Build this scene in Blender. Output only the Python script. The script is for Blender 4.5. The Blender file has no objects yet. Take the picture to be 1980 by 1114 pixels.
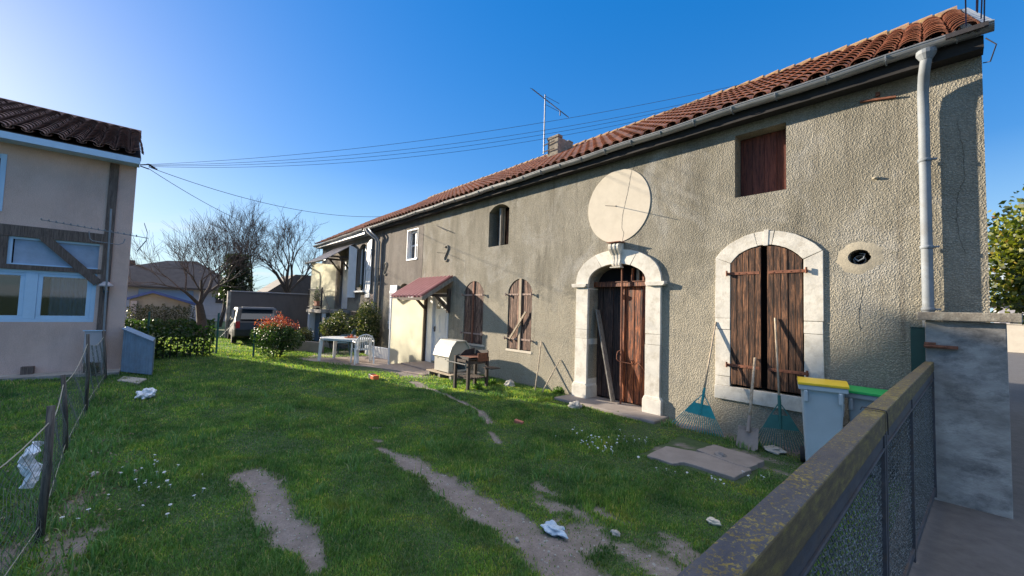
import bpy, bmesh, math, random
import numpy as np
from mathutils import Vector, Matrix, noise
from mathutils.geometry import delaunay_2d_cdt
random.seed(7); RNG = np.random.default_rng(7)
S = bpy.context.scene
COL = S.collection
# ---------------------------------------------------------------- camera (also used to read measured photo points onto real planes)
CAM = Vector((0, -6.6, 1.76)); FPX = 780.0
_y, _p, _r = -0.83866, 0.05265, -0.03011
_f = Vector((math.sin(_y)*math.cos(_p), math.cos(_y)*math.cos(_p), math.sin(_p)))
_x = Vector((math.cos(_y), -math.sin(_y), 0)); _u = _x.cross(_f)
RX = _x*math.cos(_r) - _u*math.sin(_r); UX = _u*math.cos(_r) + _x*math.sin(_r)
def _ray(x, y): return RX*(x-990) - UX*(y-557) + _f*FPX
def W(x, y, Y=0.0):
    d = _ray(x, y); return CAM + d*((Y-CAM.y)/d.y)
def G(x, y, z=0.0):
    d = _ray(x, y); return CAM + d*((z-CAM.z)/d.z)
def AX(x, y, X):
    d = _ray(x, y); return CAM + d*((X-CAM.x)/d.x)

# ---------------------------------------------------------------- materials
def new_mat(name):
    m = bpy.data.materials.new(name); m.use_nodes = True
    nt = m.node_tree; b = nt.nodes['Principled BSDF']; return m, nt, b
def N(nt, t, **k):
    n = nt.nodes.new(t)
    for a, v in k.items():
        if a.startswith('i_'): n.inputs[a[2:].replace('_', ' ')].default_value = v
        else: setattr(n, a, v)
    return n
def ramp(nt, src, stops):
    r = N(nt, 'ShaderNodeValToRGB'); e = r.color_ramp.elements
    while len(e) < len(stops): e.new(0.5)
    for i, (p, c) in enumerate(stops):
        e[i].position = p; e[i].color = (c if len(c) == 4 else (*c, 1))
    nt.links.new(src, r.inputs[0]); return r.outputs[0]
def mix(nt, fac, a, b, mode='MIX'):
    n = N(nt, 'ShaderNodeMixRGB', blend_type=mode)
    for i, v in ((0, fac), (1, a), (2, b)):
        if isinstance(v, (int, float)): n.inputs[i].default_value = v
        elif isinstance(v, tuple): n.inputs[i].default_value = (*v, 1)
        else: nt.links.new(v, n.inputs[i])
    return n.outputs[0]
def coords(nt, scale=(1, 1, 1)):
    g = N(nt, 'ShaderNodeNewGeometry'); mp = N(nt, 'ShaderNodeMapping'); mp.inputs['Scale'].default_value = scale
    nt.links.new(g.outputs['Position'], mp.inputs[0]); return mp.outputs[0]
def tex(nt, co, scale, detail=4, rough=.55, kind='noise', dist=0):
    if kind == 'noise':
        n = N(nt, 'ShaderNodeTexNoise'); n.inputs['Scale'].default_value = scale; n.inputs['Detail'].default_value = detail
        n.inputs['Roughness'].default_value = rough; n.inputs['Distortion'].default_value = dist
    else:
        n = N(nt, 'ShaderNodeTexVoronoi'); n.inputs['Scale'].default_value = scale
    nt.links.new(co, n.inputs['Vector']); return n.outputs[0]
def bump(nt, b, h, strength, dist=.01, prev=None):
    n = N(nt, 'ShaderNodeBump'); n.inputs['Strength'].default_value = strength; n.inputs['Distance'].default_value = dist
    nt.links.new(h, n.inputs['Height'])
    if prev: nt.links.new(prev, n.inputs['Normal'])
    nt.links.new(n.outputs[0], b.inputs['Normal']); return n.outputs[0]
def simple(name, c, rough=.7, var=.25, scale=6, metal=0, bmp=.15, bscale=60, island=0, dirt=None, stretch=(1, 1, 1)):
    m, nt, b = new_mat(name); co = coords(nt, stretch)
    f = tex(nt, co, scale, 6, .65)
    c1 = tuple(min(1, v*(1-var)) for v in c); c2 = tuple(min(1, v*(1+var)) for v in c)
    col = ramp(nt, f, [(.3, c1), (.7, c2)])
    if dirt:
        f2 = tex(nt, co, dirt[2] if len(dirt) > 2 else 3, 8, .75)
        k = ramp(nt, f2, [(.48, (0, 0, 0)), (.68, (1, 1, 1))])
        mm = N(nt, 'ShaderNodeMath', operation='MULTIPLY'); nt.links.new(k, mm.inputs[0]); mm.inputs[1].default_value = dirt[1]
        col = mix(nt, mm.outputs[0], col, dirt[0])
    if island:
        g = N(nt, 'ShaderNodeNewGeometry'); k = N(nt, 'ShaderNodeMapRange'); nt.links.new(g.outputs['Random Per Island'], k.inputs[0])
        k.inputs['To Min'].default_value = 1-island; k.inputs['To Max'].default_value = 1+island
        h = N(nt, 'ShaderNodeHueSaturation'); nt.links.new(k.outputs[0], h.inputs['Value']); nt.links.new(col, h.inputs['Color']); col = h.outputs[0]
    nt.links.new(col, b.inputs['Base Color']); b.inputs['Roughness'].default_value = rough; b.inputs['Metallic'].default_value = metal
    if bmp: bump(nt, b, tex(nt, co, bscale, 3), bmp, .004)
    return m
def stucco(name, c1, c2, stain, grain=34, strength=1.0, light=None):
    m, nt, b = new_mat(name); co = coords(nt)
    big = tex(nt, co, .8, 8, .72, dist=.6); col = ramp(nt, big, [(.38, c1), (.62, c2)])
    st = tex(nt, coords(nt, (1.7, 1, .28)), 1.1, 8, .7); k = ramp(nt, st, [(.47, (0, 0, 0)), (.66, (.9, .9, .9))])
    col = mix(nt, k, col, stain)
    # damp, lighter-algae band and pale patches with their own shapes
    if light:
        lt = tex(nt, coords(nt, (1.2, 1, .8)), .9, 7, .7, dist=.8); k = ramp(nt, lt, [(.52, (0, 0, 0)), (.68, (.6, .6, .6))]); col = mix(nt, k, col, light)
    if light:
        gz = N(nt, 'ShaderNodeSeparateXYZ'); nt.links.new(co, gz.inputs[0]); zz = N(nt, 'ShaderNodeMath', operation='MULTIPLY_ADD'); nt.links.new(tex(nt, co, 1.3, 8, .72, dist=.5), zz.inputs[0]); zz.inputs[1].default_value = -3.6; nt.links.new(gz.outputs[2], zz.inputs[2])
        kz = ramp(nt, zz.outputs[0], [(.0, (.75, .75, .75)), (.35, (0, 0, 0))]); col = mix(nt, kz, col, (.42, .375, .285))   # newer ochre patching low on the wall
        sk2 = tex(nt, coords(nt, (4.5, 1, .22)), 1.3, 7, .7); col = mix(nt, ramp(nt, sk2, [(.56, (0, 0, 0)), (.72, (.7, .7, .7))]), col, (.15, .125, .09))
    fine = tex(nt, co, 90, 3); fr = ramp(nt, fine, [(.3, (.72, .72, .72)), (.7, (1.2, 1.2, 1.2))]); col = mix(nt, 1.0, col, fr, 'MULTIPLY')
    nt.links.new(col, b.inputs['Base Color']); b.inputs['Roughness'].default_value = .95
    wp = N(nt, 'ShaderNodeVectorMath', operation='MULTIPLY_ADD'); nz = N(nt, 'ShaderNodeTexNoise'); nz.inputs['Scale'].default_value = 28; nt.links.new(co, nz.inputs['Vector'])
    nt.links.new(nz.outputs['Color'], wp.inputs[0]); wp.inputs[1].default_value = (.03, .03, .03); nt.links.new(co, wp.inputs[2])
    v1 = N(nt, 'ShaderNodeTexVoronoi'); v1.inputs['Scale'].default_value = grain*1.7; nt.links.new(wp.outputs[0], v1.inputs['Vector'])
    r1 = ramp(nt, v1.outputs[0], [(.05, (1, 1, 1)), (.62, (0, 0, 0))])
    n1 = bump(nt, b, r1, min(1, strength*.9), .010)
    g1 = tex(nt, co, grain*2.4, 3, .7); n1 = bump(nt, b, g1, strength*.35, .008, n1)
    dk = ramp(nt, v1.outputs[0], [(.25, (1.06, 1.06, 1.06)), (.75, (.70, .69, .68))]); col = mix(nt, min(1, strength), col, dk, 'MULTIPLY'); nt.links.new(col, b.inputs['Base Color'])
    v = tex(nt, co, 2.2, 3); n2 = bump(nt, b, v, .35, .06, n1)
    return m
def woodmat(name, c1, c2, c3, vert='z', rough=.8, wear=.5, fscale=1.0):
    sc = {'z': (48, 48, 3.0), 'x': (3, 48, 48), 'y': (48, 3, 48)}[vert]
    m, nt, b = new_mat(name); co = coords(nt, sc)
    f = tex(nt, co, 1*fscale, 7, .78, dist=.6); col = ramp(nt, f, [(.41, c1), (.5, c2), (.60, c3)])
    g = N(nt, 'ShaderNodeNewGeometry'); k = N(nt, 'ShaderNodeMapRange'); nt.links.new(g.outputs['Random Per Island'], k.inputs[0])
    k.inputs['To Min'].default_value = .55; k.inputs['To Max'].default_value = 1.35
    h = N(nt, 'ShaderNodeHueSaturation'); nt.links.new(k.outputs[0], h.inputs['Value']); nt.links.new(col, h.inputs['Color']); col = h.outputs[0]
    w = tex(nt, coords(nt, (9, 9, 3)), 1, 7, .75); kk = ramp(nt, w, [(.52, (0, 0, 0)), (.7, (wear, wear, wear))]); col = mix(nt, kk, col, c1)
    nt.links.new(col, b.inputs['Base Color']); b.inputs['Roughness'].default_value = rough
    bump(nt, b, f, .5, .006); return m
def leafmat(name, stops, trans=.35, rough=.45):
    m, nt, b = new_mat(name); g = N(nt, 'ShaderNodeNewGeometry'); col = ramp(nt, g.outputs['Random Per Island'], stops)
    nt.links.new(col, b.inputs['Base Color']); b.inputs['Roughness'].default_value = rough
    t = N(nt, 'ShaderNodeBsdfTranslucent'); lc = mix(nt, 1.0, col, (1.5, 1.6, .6), 'MULTIPLY'); nt.links.new(lc, t.inputs['Color'])
    ms = N(nt, 'ShaderNodeMixShader'); ms.inputs[0].default_value = trans
    nt.links.new(b.outputs[0], ms.inputs[1]); nt.links.new(t.outputs[0], ms.inputs[2])
    nt.links.new(ms.outputs[0], nt.nodes['Material Output'].inputs['Surface']); return m
M = {}
M['stucco'] = stucco('roughcast', (.262, .238, .182), (.365, .335, .268), (.19, .172, .13), 30, .85, (.45, .43, .385))
M['stucco2'] = stucco('brown roughcast', (.19, .162, .138), (.25, .218, .188), (.145, .128, .112), 40, .7, (.29, .262, .235))
M['stone'] = simple('limestone', (.66, .62, .54), .9, .13, 5, bmp=.6, bscale=30, island=.08, dirt=((.42, .37, .29), .7, 6))
M['disc'] = simple('cream plaster', (.62, .55, .44), .9, .07, 3, bmp=.25, bscale=70, dirt=((.5, .43, .33), .4, 4))
M['mortar'] = simple('mortar', (.40, .35, .26), .95, .18, 9, bmp=.8, bscale=50)
M['crack'] = simple('crack', (.10, .085, .06), 1, .2, bmp=0)
M['zinc'] = simple('zinc', (.25, .26, .27), .45, .2, 4, metal=.55, bmp=.05, dirt=((.33, .33, .32), .5, 6))
M['zincpipe'] = simple('painted zinc', (.21, .235, .26), .65, .15, 5, metal=0, bmp=.05, dirt=((.17, .165, .155), .6, 7))
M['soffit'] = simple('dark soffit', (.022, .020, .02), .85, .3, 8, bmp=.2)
M['shutter'] = woodmat('weathered shutter wood', (.010, .007, .006), (.075, .032, .016), (.27, .125, .06), wear=.75)
M['shutterlite'] = woodmat('shutter wood', (.02, .011, .009), (.12, .055, .035), (.38, .24, .17), wear=.6)
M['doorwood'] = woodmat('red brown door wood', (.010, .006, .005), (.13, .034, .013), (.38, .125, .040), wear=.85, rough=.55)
M['redboard'] = woodmat('dark red board', (.05, .014, .01), (.12, .032, .02), (.17, .05, .03), wear=.4)
M['rust'] = simple('rust', (.20, .075, .04), .8, .4, 25, bmp=.5, bscale=90)
M['rustpale'] = simple('pale rusty strap', (.36, .25, .20), .8, .25, 25, bmp=.4, bscale=90)
M['iron'] = simple('dark iron', (.045, .04, .04), .6, .3, 20, metal=.3)
M['greywood'] = woodmat('grey wood', (.12, .11, .10), (.24, .22, .19), (.36, .33, .28), wear=.3)
M['polewood'] = woodmat('pale handle wood', (.26, .20, .13), (.42, .33, .23), (.55, .45, .33), wear=.3)
M['darktimber'] = woodmat('dark timber', (.03, .022, .018), (.065, .045, .035), (.11, .08, .06), wear=.3)
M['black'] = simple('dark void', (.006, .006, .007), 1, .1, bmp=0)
M['white'] = simple('white paint', (.74, .75, .76), .5, .05, 4, bmp=.03)
M['whiteplastic'] = simple('white plastic', (.74, .74, .72), .4, .06, 5, bmp=.02, dirt=((.5, .48, .42), .3, 8))
M['bluewhite'] = simple('pale blue paint', (.42, .60, .78), .5, .06, 4, bmp=.03)
M['teal'] = simple('teal plastic', (.015, .27, .27), .4, .15, 12, bmp=.03)
M['tealdark'] = simple('dark teal plastic', (.02, .12, .11), .45, .15, 12, bmp=.03)
M['teachair'] = simple('blue green plastic', (.03, .08, .10), .4, .1, bmp=.02)
M['cream'] = None
M['shadeddoor'] = woodmat('shaded door wood', (.008, .006, .006), (.035, .020, .016), (.10, .055, .04), wear=.6)  # shade on the recessed left leaf, put into the wood colour
M['pink'] = stucco('pink render', (.60, .43, .36), (.68, .50, .43), (.52, .38, .33), 80, .25)
M['timber'] = woodmat('grey brown timber', (.07, .05, .042), (.12, .09, .075), (.17, .13, .11), wear=.2)
M['concrete'] = simple('concrete', (.34, .32, .29), .95, .35, 3.5, bmp=1.0, bscale=22, dirt=((.13, .125, .118), 1.0, 2.6), stretch=(1, 1, 1.6))
M['capstone'] = simple('lichen concrete', (.20, .175, .14), .95, .3, 18, bmp=1.0, bscale=60, dirt=((.40, .38, .31), .8, 14))
M['wallgrey'] = simple('old rendered wall', (.15, .135, .13), .95, .25, 1.5, bmp=.3, bscale=20, dirt=((.08, .07, .07), .7, 1.5), stretch=(1, 1, .3))
M['slab'] = simple('stone slab', (.27, .232, .205), .9, .14, 4, bmp=.4, bscale=60, dirt=((.2, .16, .14), .5, 6))
M['patio'] = simple('patio stone', (.36, .28, .235), .9, .16, 4, bmp=.4, bscale=50, dirt=((.22, .18, .15), .6, 5))
M['rock'] = simple('rock', (.38, .36, .32), .95, .25, 9, bmp=.8, bscale=40)
M['orange'] = simple('orange plastic', (.75, .16, .05), .5, .1)
M['brick'] = simple('broken brick', (.42, .15, .10), .9, .2, 20, bmp=.5)
M['plasticbag'] = simple('plastic sheet', (.42, .52, .62), .3, .25, 20, bmp=.4, bscale=30)
M['whitebag'] = simple('white plastic bag', (.7, .74, .8), .35, .12, 12, bmp=.4, bscale=30)
M['ken'] = simple('kennel plastic', (.44, .42, .36), .55, .08, 5, bmp=.1, dirt=((.42, .38, .30), .7, 7))
M['binwhite'] = simple('pale bin plastic', (.50, .56, .58), .45, .06, 4, bmp=.08)
M['bingrey'] = simple('grey bin plastic', (.30, .32, .34), .5, .08, 5, bmp=.08)
M['yellow'] = simple('yellow lid', (.95, .62, .03), .4, .08, 5, bmp=.1)
M['green'] = simple('green lid', (.02, .42, .10), .4, .1, 5, bmp=.1)
M['paper'] = simple('paper label', (.62, .66, .70), .7, .05)
M['greenbox'] = simple('dark green metal', (.012, .06, .05), .4, .15, 8, bmp=.05)
M['corrug'] = simple('blue grey metal sheet', (.20, .27, .36), .5, .15, 5, metal=.2, bmp=.05, dirt=((.16, .17, .2), .6, 6))
M['awn'] = simple('red corrugated sheet', (.44, .20, .18), .55, .15, 6, bmp=.05, dirt=((.42, .25, .22), .5, 6))
M['awngrey'] = simple('grey awning sheet', (.27, .24, .23), .6, .15, 6, bmp=.05)
M['vinyl'] = simple('terracotta pot', (.42, .16, .09), .8, .15)
M['blueroof'] = simple('blue fascia', (.05, .10, .30), .5, .1)
M['hutwall'] = simple('hut render', (.34, .33, .27), .9, .12, 3)
M['slate'] = simple('brown roof', (.075, .06, .055), .8, .25, 3, bmp=.3, bscale=20)
M['fargrey'] = simple('far render', (.42, .40, .42), .9, .08, 2)
M['farblue'] = simple('far blue wall', (.22, .32, .50), .9, .08, 2)
M['bark'] = simple('bark', (.060, .048, .042), .95, .35, 12, bmp=.6, bscale=30)
M['barkpale'] = simple('pale bark', (.15, .12, .10), .95, .3, 12, bmp=.5, bscale=30)
M['twig'] = simple('twigs', (.085, .065, .055), .95, .3, 12, bmp=0)
M['road'] = simple('asphalt', (.105, .095, .088), .95, .2, 8, bmp=.9, bscale=110, dirt=((.14, .13, .125), .6, 1.2))
M['wire'] = simple('black cable', (.012, .012, .014), .6, .2, bmp=0)
M['bluewire'] = simple('blue black cable', (.01, .012, .07), .5, .2, bmp=0)
M['galv'] = simple('galvanised wire', (.060, .065, .062), .55, .4, 30, metal=.3, bmp=0, dirt=((.42, .46, .48), .7, 55))
M['net'] = simple('thin netting wire', (.09, .11, .10), .7, .3, 30, bmp=0)
M['rope'] = simple('pale rope', (.36, .33, .26), .9, .2, 30)
M['postwood'] = woodmat('old fence post', (.04, .036, .032), (.08, .07, .06), (.14, .12, .10), wear=.3)
M['carpaint'] = simple('grey car paint', (.018, .02, .024), .5, .06, 3, metal=0, bmp=0)
M['rubber'] = simple('tyre rubber', (.02, .02, .02), .8, .2)
M['redlamp'] = simple('red lamp glass', (.35, .02, .03), .2, .1, bmp=0)
def _tile(name, c, c2, lich):
    m, nt, b = new_mat(name); g = N(nt, 'ShaderNodeNewGeometry'); co = coords(nt)
    col = ramp(nt, g.outputs['Random Per Island'], [(0, c), (.5, c2), (.85, tuple(v*1.25 for v in c2)), (1, tuple(v*.6 for v in c))])
    f = tex(nt, co, 14, 6, .7); col = mix(nt, 1, col, ramp(nt, f, [(.3, (.62, .62, .62)), (.7, (1.25, 1.2, 1.15))]), 'MULTIPLY')
    f2 = tex(nt, co, 5, 8, .75); col = mix(nt, ramp(nt, f2, [(.55, (0, 0, 0)), (.7, (.65, .65, .65))]), col, lich)
    nt.links.new(col, b.inputs['Base Color']); b.inputs['Roughness'].default_value = .85; bump(nt, b, tex(nt, co, 60, 3), .4, .004); return m
M['tile'] = _tile('canal tiles', (.25, .095, .058), (.35, .15, .09), (.24, .17, .135))
M['tile2'] = _tile('dull canal tiles', (.16, .09, .075), (.22, .125, .10), (.12, .095, .08))
def _ridge():
    m, nt, b = new_mat('lichened ridge mortar'); co = coords(nt); f = tex(nt, co, 9, 8, .75)
    col = ramp(nt, f, [(.35, (.16, .14, .12)), (.48, (.30, .17, .09)), (.60, (.36, .24, .09)), (.72, (.36, .33, .27))])
    nt.links.new(col, b.inputs['Base Color']); b.inputs['Roughness'].default_value = .95; bump(nt, b, f, .8, .02); return m
M['ridge'] = _ridge()
def _glass(name, c=(.02, .03, .04)):
    m, nt, b = new_mat(name); b.inputs['Base Color'].default_value = (*c, 1); b.inputs['Roughness'].default_value = .06
    b.inputs['Specular IOR Level'].default_value = .8; return m
M['glass'] = _glass('window glass')
def _pane():
    m, nt, b = new_mat('clear pane'); nt.nodes.remove(b)
    g = N(nt, 'ShaderNodeBsdfGlossy'); g.inputs['Roughness'].default_value = .03; t = N(nt, 'ShaderNodeBsdfTransparent'); t.inputs[0].default_value = (.75, .8, .82, 1)
    ms = N(nt, 'ShaderNodeMixShader'); fr = N(nt, 'ShaderNodeFresnel'); fr.inputs[0].default_value = 1.7
    nt.links.new(fr.outputs[0], ms.inputs[0]); nt.links.new(t.outputs[0], ms.inputs[1]); nt.links.new(g.outputs[0], ms.inputs[2])
    nt.links.new(ms.outputs[0], nt.nodes['Material Output'].inputs[0]); return m
M['pane'] = _pane()
M['curtain'] = simple('curtain', (.30, .38, .50), .9, .12, 5, bmp=.1)
def _cream():
    m, nt, b = new_mat('translucent cream sheet'); co = coords(nt)
    b.inputs['Base Color'].default_value = (.66, .64, .55, 1); b.inputs['Roughness'].default_value = .5
    t = N(nt, 'ShaderNodeBsdfTranslucent'); f = tex(nt, co, 3, 5)
    col = ramp(nt, f, [(.3, (.78, .77, .68)), (.7, (.86, .85, .76))]); nt.links.new(col, t.inputs[0])
    ms = N(nt, 'ShaderNodeMixShader'); ms.inputs[0].default_value = .72
    nt.links.new(b.outputs[0], ms.inputs[1]); nt.links.new(t.outputs[0], ms.inputs[2]); nt.links.new(ms.outputs[0], nt.nodes['Material Output'].inputs[0]); return m
M['cream'] = _cream()
def _rail():
    m, nt, b = new_mat('lichened gate paint'); co = coords(nt); g = N(nt, 'ShaderNodeNewGeometry')
    sx = N(nt, 'ShaderNodeSeparateXYZ'); nt.links.new(g.outputs['Position'], sx.inputs[0])
    n1 = tex(nt, coords(nt, (1, .7, 1)), 88, 7, .78, dist=.35); n0 = tex(nt, co, 2.3, 4, .6)
    base = ramp(nt, tex(nt, coords(nt, (1, .3, 1)), 20, 6, .7), [(.3, (.035, .038, .052)), (.7, (.085, .082, .090))])
    far = N(nt, 'ShaderNodeMapRange'); nt.links.new(sx.outputs[1], far.inputs[0]); far.inputs[1].default_value = -5.6; far.inputs[2].default_value = -3.4
    base = mix(nt, far.outputs[0], base, ramp(nt, tex(nt, coords(nt, (1, .5, 1)), 26, 7, .75), [(.3, (.07, .05, .035)), (.55, (.13, .10, .065)), (.72, (.20, .16, .09))]))
    # age: older brown-yellow crust towards the far end, on the street side
    ad = N(nt, 'ShaderNodeMath', operation='MULTIPLY_ADD'); nt.links.new(n0, ad.inputs[0]); ad.inputs[1].default_value = .35; nt.links.new(n1, ad.inputs[2])
    mr = N(nt, 'ShaderNodeMapRange'); nt.links.new(sx.outputs[1], mr.inputs[0]); mr.inputs[1].default_value = -6; mr.inputs[2].default_value = -3.2; mr.inputs[3].default_value = 0; mr.inputs[4].default_value = .05
    a2 = N(nt, 'ShaderNodeMath', operation='ADD'); nt.links.new(ad.outputs[0], a2.inputs[0]); nt.links.new(mr.outputs[0], a2.inputs[1])
    fac = ramp(nt, a2.outputs[0], [(.735, (0, 0, 0)), (.77, (.85, .85, .85))])
    lich = ramp(nt, tex(nt, co, 30, 4), [(.35, (.10, .075, .03)), (.5, (.26, .18, .02)), (.65, (.36, .28, .06)), (.8, (.3, .3, .24))])
    col = mix(nt, fac, base, lich)
    sn = N(nt, 'ShaderNodeSeparateXYZ'); nt.links.new(g.outputs['Normal'], sn.inputs[0])
    side = N(nt, 'ShaderNodeMath', operation='GREATER_THAN'); nt.links.new(sn.outputs[0], side.inputs[0]); side.inputs[1].default_value = .5
    sidec = ramp(nt, tex(nt, coords(nt, (1, .6, 2)), 18, 7, .75), [(.3, (.05, .035, .02)), (.5, (.12, .08, .032)), (.64, (.20, .15, .035)), (.75, (.06, .06, .065))])
    col = mix(nt, side.outputs[0], col, sidec)
    nt.links.new(col, b.inputs['Base Color']); b.inputs['Roughness'].default_value = .7; bump(nt, b, n1, .5, .004); return m
M['rail'] = _rail()
M['railbar'] = simple('gate bar paint', (.05, .05, .058), .6, .35, 14, bmp=.4, dirt=((.12, .075, .04), .6, 9), stretch=(1, .4, 1))

# ---------------------------------------------------------------- mesh builder
class MB:
    def __init__(s): s.v = []; s.f = []
    def add(s, vs, fs):
        o = len(s.v); s.v += [tuple(p) for p in vs]; s.f += [tuple(i+o for i in f) for f in fs]; return s
    def box(s, x0, x1, y0, y1, z0, z1, rot=None, c=None):
        vs = [Vector(p) for p in ((x0, y0, z0), (x1, y0, z0), (x1, y1, z0), (x0, y1, z0), (x0, y0, z1), (x1, y0, z1), (x1, y1, z1), (x0, y1, z1))]
        if rot is not None:
            c = Vector(c) if c is not None else Vector(((x0+x1)/2, (y0+y1)/2, (z0+z1)/2)); vs = [c+rot@(v-c) for v in vs]
        return s.add(vs, [(0, 3, 2, 1), (4, 5, 6, 7), (0, 1, 5, 4), (1, 2, 6, 5), (2, 3, 7, 6), (3, 0, 4, 7)])
    def beam(s, a, b, w, h, side=None, w2=None, h2=None):
        a = Vector(a); b = Vector(b); d = (b-a).normalized(); side = Vector(side) if side else (Vector((0, 0, 1)) if abs(d.z) < .9 else Vector((1, 0, 0)))
        x = d.cross(side).normalized(); y = x.cross(d).normalized(); vs = []
        for p, ww, hh in ((a, w, h), (b, w2 or w, h2 or h)):
            vs += [p-x*ww/2-y*hh/2, p+x*ww/2-y*hh/2, p+x*ww/2+y*hh/2, p-x*ww/2+y*hh/2]
        return s.add(vs, [(0, 3, 2, 1), (4, 5, 6, 7), (0, 1, 5, 4), (1, 2, 6, 5), (2, 3, 7, 6), (3, 0, 4, 7)])
    def tube(s, pts, r, n=8, caps=True):
        pts = [Vector(p) for p in pts]; rr = r if isinstance(r, (list, tuple)) else [r]*len(pts); vs = []; fs = []; prev = None
        for i, p in enumerate(pts):
            d = (pts[min(i+1, len(pts)-1)]-pts[max(i-1, 0)]); d = d.normalized() if d.length > 1e-9 else Vector((0, 0, 1))
            if prev is None: x = d.orthogonal().normalized()
            else:
                x = prev-d*prev.dot(d); x = x.normalized() if x.length > 1e-6 else d.orthogonal().normalized()
            prev = x; y = d.cross(x)
            for k in range(n):
                a = 2*math.pi*k/n; vs.append(p+(x*math.cos(a)+y*math.sin(a))*rr[i])
        for i in range(len(pts)-1):
            for k in range(n): fs.append((i*n+k, i*n+(k+1) % n, (i+1)*n+(k+1) % n, (i+1)*n+k))
        if caps: fs.append(tuple(range(n))[::-1]); fs.append(tuple(range((len(pts)-1)*n, len(pts)*n)))
        return s.add(vs, fs)
    def prism(s, poly, fn, a, b, cap=True):
        n = len(poly); vs = [fn(p, a) for p in poly]+[fn(p, b) for p in poly]
        fs = [(i, (i+1) % n, n+(i+1) % n, n+i) for i in range(n)]
        if cap: fs += [tuple(range(n))[::-1], tuple(range(n, 2*n))]
        return s.add(vs, fs)
    def lathe(s, prof, c, n=20, mat=None):
        vs = []; fs = []
        for (r, z) in prof:
            for k in range(n):
                a = 2*math.pi*k/n; v = Vector((r*math.cos(a), r*math.sin(a), z)); v = mat@v if mat else v; vs.append(v+Vector(c))
        for i in range(len(prof)-1):
            for k in range(n): fs.append((i*n+k, i*n+(k+1) % n, (i+1)*n+(k+1) % n, (i+1)*n+k))
        return s.add(vs, fs)
    def blob(s, c, r, sub=2, rough=.25, seed=0, flat=1):
        bm = bmesh.new(); bmesh.ops.create_icosphere(bm, subdivisions=sub, radius=1)
        vs = []
        for v in bm.verts:
            k = 1+rough*noise.noise(v.co*1.7+Vector((seed*3.1, seed, 0))); vs.append(Vector((v.co.x*r[0]*k+c[0], v.co.y*r[1]*k+c[1], v.co.z*r[2]*k*(flat if v.co.z < 0 else 1)+c[2])))
        s.add(vs, [tuple(v.index for v in f.verts) for f in bm.faces]); bm.free(); return s
    def build(s, name, mat, parent=None, smooth=False, bevel=0, loc=None):
        o = Vector((0, 0, 0))
        if parent is not None: o = ORG[parent.name]
        elif loc is not None: o = Vector(loc)
        elif s.v:
            a = np.array(s.v); o = Vector(((a[:, 0].min()+a[:, 0].max())/2, (a[:, 1].min()+a[:, 1].max())/2, a[:, 2].min()))
        me = bpy.data.meshes.new(name); me.from_pydata([(p[0]-o.x, p[1]-o.y, p[2]-o.z) for p in s.v], [], s.f)
        bm = bmesh.new(); bm.from_mesh(me); bmesh.ops.recalc_face_normals(bm, faces=bm.faces); bm.to_mesh(me); bm.free()
        me.materials.append(M[mat] if isinstance(mat, str) else mat)
        if smooth: me.shade_smooth()
        ob = bpy.data.objects.new(name, me); COL.objects.link(ob)
        if parent is not None: ob.parent = parent
        else: ob.location = o
        ORG[ob.name] = o
        if bevel:
            b = ob.modifiers.new('b', 'BEVEL'); b.width = bevel; b.segments = 2; b.limit_method = 'ANGLE'
        return ob
ORG = {}
def thing(name, label, cat, loc=(0, 0, 0), group=None):
    o = bpy.data.objects.new(name, None); COL.objects.link(o); o.location = loc; ORG[o.name] = Vector(loc)
    o['label'] = label; o['category'] = cat
    if group: o['group'] = group
    return o
def tag(o, label, cat, group=None):
    o['label'] = label; o['category'] = cat
    if group: o['group'] = group
    return o
def struct(o): o['kind'] = 'structure'; return o
def fromnp(name, V, F, mat, parent=None, loc=None, smooth=False):
    me = bpy.data.meshes.new(name); o = ORG[parent.name] if parent is not None else Vector(loc or (0, 0, 0))
    V = V-np.array(o)[None]; me.vertices.add(len(V)); me.vertices.foreach_set('co', V.astype(np.float32).ravel())
    tot = sum(f.size for f in F); np_ = sum(len(f) for f in F); me.loops.add(tot); me.polygons.add(np_)
    me.loops.foreach_set('vertex_index', np.concatenate([f.ravel() for f in F]).astype(np.int32))
    st = []; c = 0
    for f in F: st.append(c+np.arange(len(f))*f.shape[1]); c += f.size
    me.polygons.foreach_set('loop_start', np.concatenate(st).astype(np.int32)); me.update(calc_edges=True); me.validate()
    if smooth: me.shade_smooth()
    me.materials.append(M[mat] if isinstance(mat, str) else mat)
    ob = bpy.data.objects.new(name, me); COL.objects.link(ob)
    if parent is not None: ob.parent = parent
    else: ob.location = o
    ORG[ob.name] = o; return ob
def slab_holes(outer, holes, place, d0, d1):
    """flat wall piece with holes: front at d0, back at d1, reveals joined"""
    mb = MB(); pts = []; edges = []
    for loop in [outer]+holes:
        o = len(pts); pts += [Vector(p) for p in loop]; edges += [(o+i, o+(i+1) % len(loop)) for i in range(len(loop))]
    r = delaunay_2d_cdt(pts, edges, [], 0, 1e-6); vo = r[0]
    def inside(p, poly):
        c = False; j = len(poly)-1
        for i in range(len(poly)):
            a, b = poly[i], poly[j]
            if (a[1] > p[1]) != (b[1] > p[1]) and p[0] < (b[0]-a[0])*(p[1]-a[1])/(b[1]-a[1])+a[0]: c = not c
            j = i
        return c
    fs = []
    for f in r[2]:
        c = sum((vo[i] for i in f), Vector((0, 0)))/len(f)
        if inside(c, outer) and not any(inside(c, h) for h in holes): fs.append(tuple(f))
    n = len(vo); vs = [place(v, d0) for v in vo]+[place(v, d1) for v in vo]
    allf = fs+[tuple(n+i for i in f[::-1]) for f in fs]; mb.add(vs, allf)
    for loop in [outer]+holes: mb.prism(loop, place, d0, d1, cap=False)
    return mb
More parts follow.
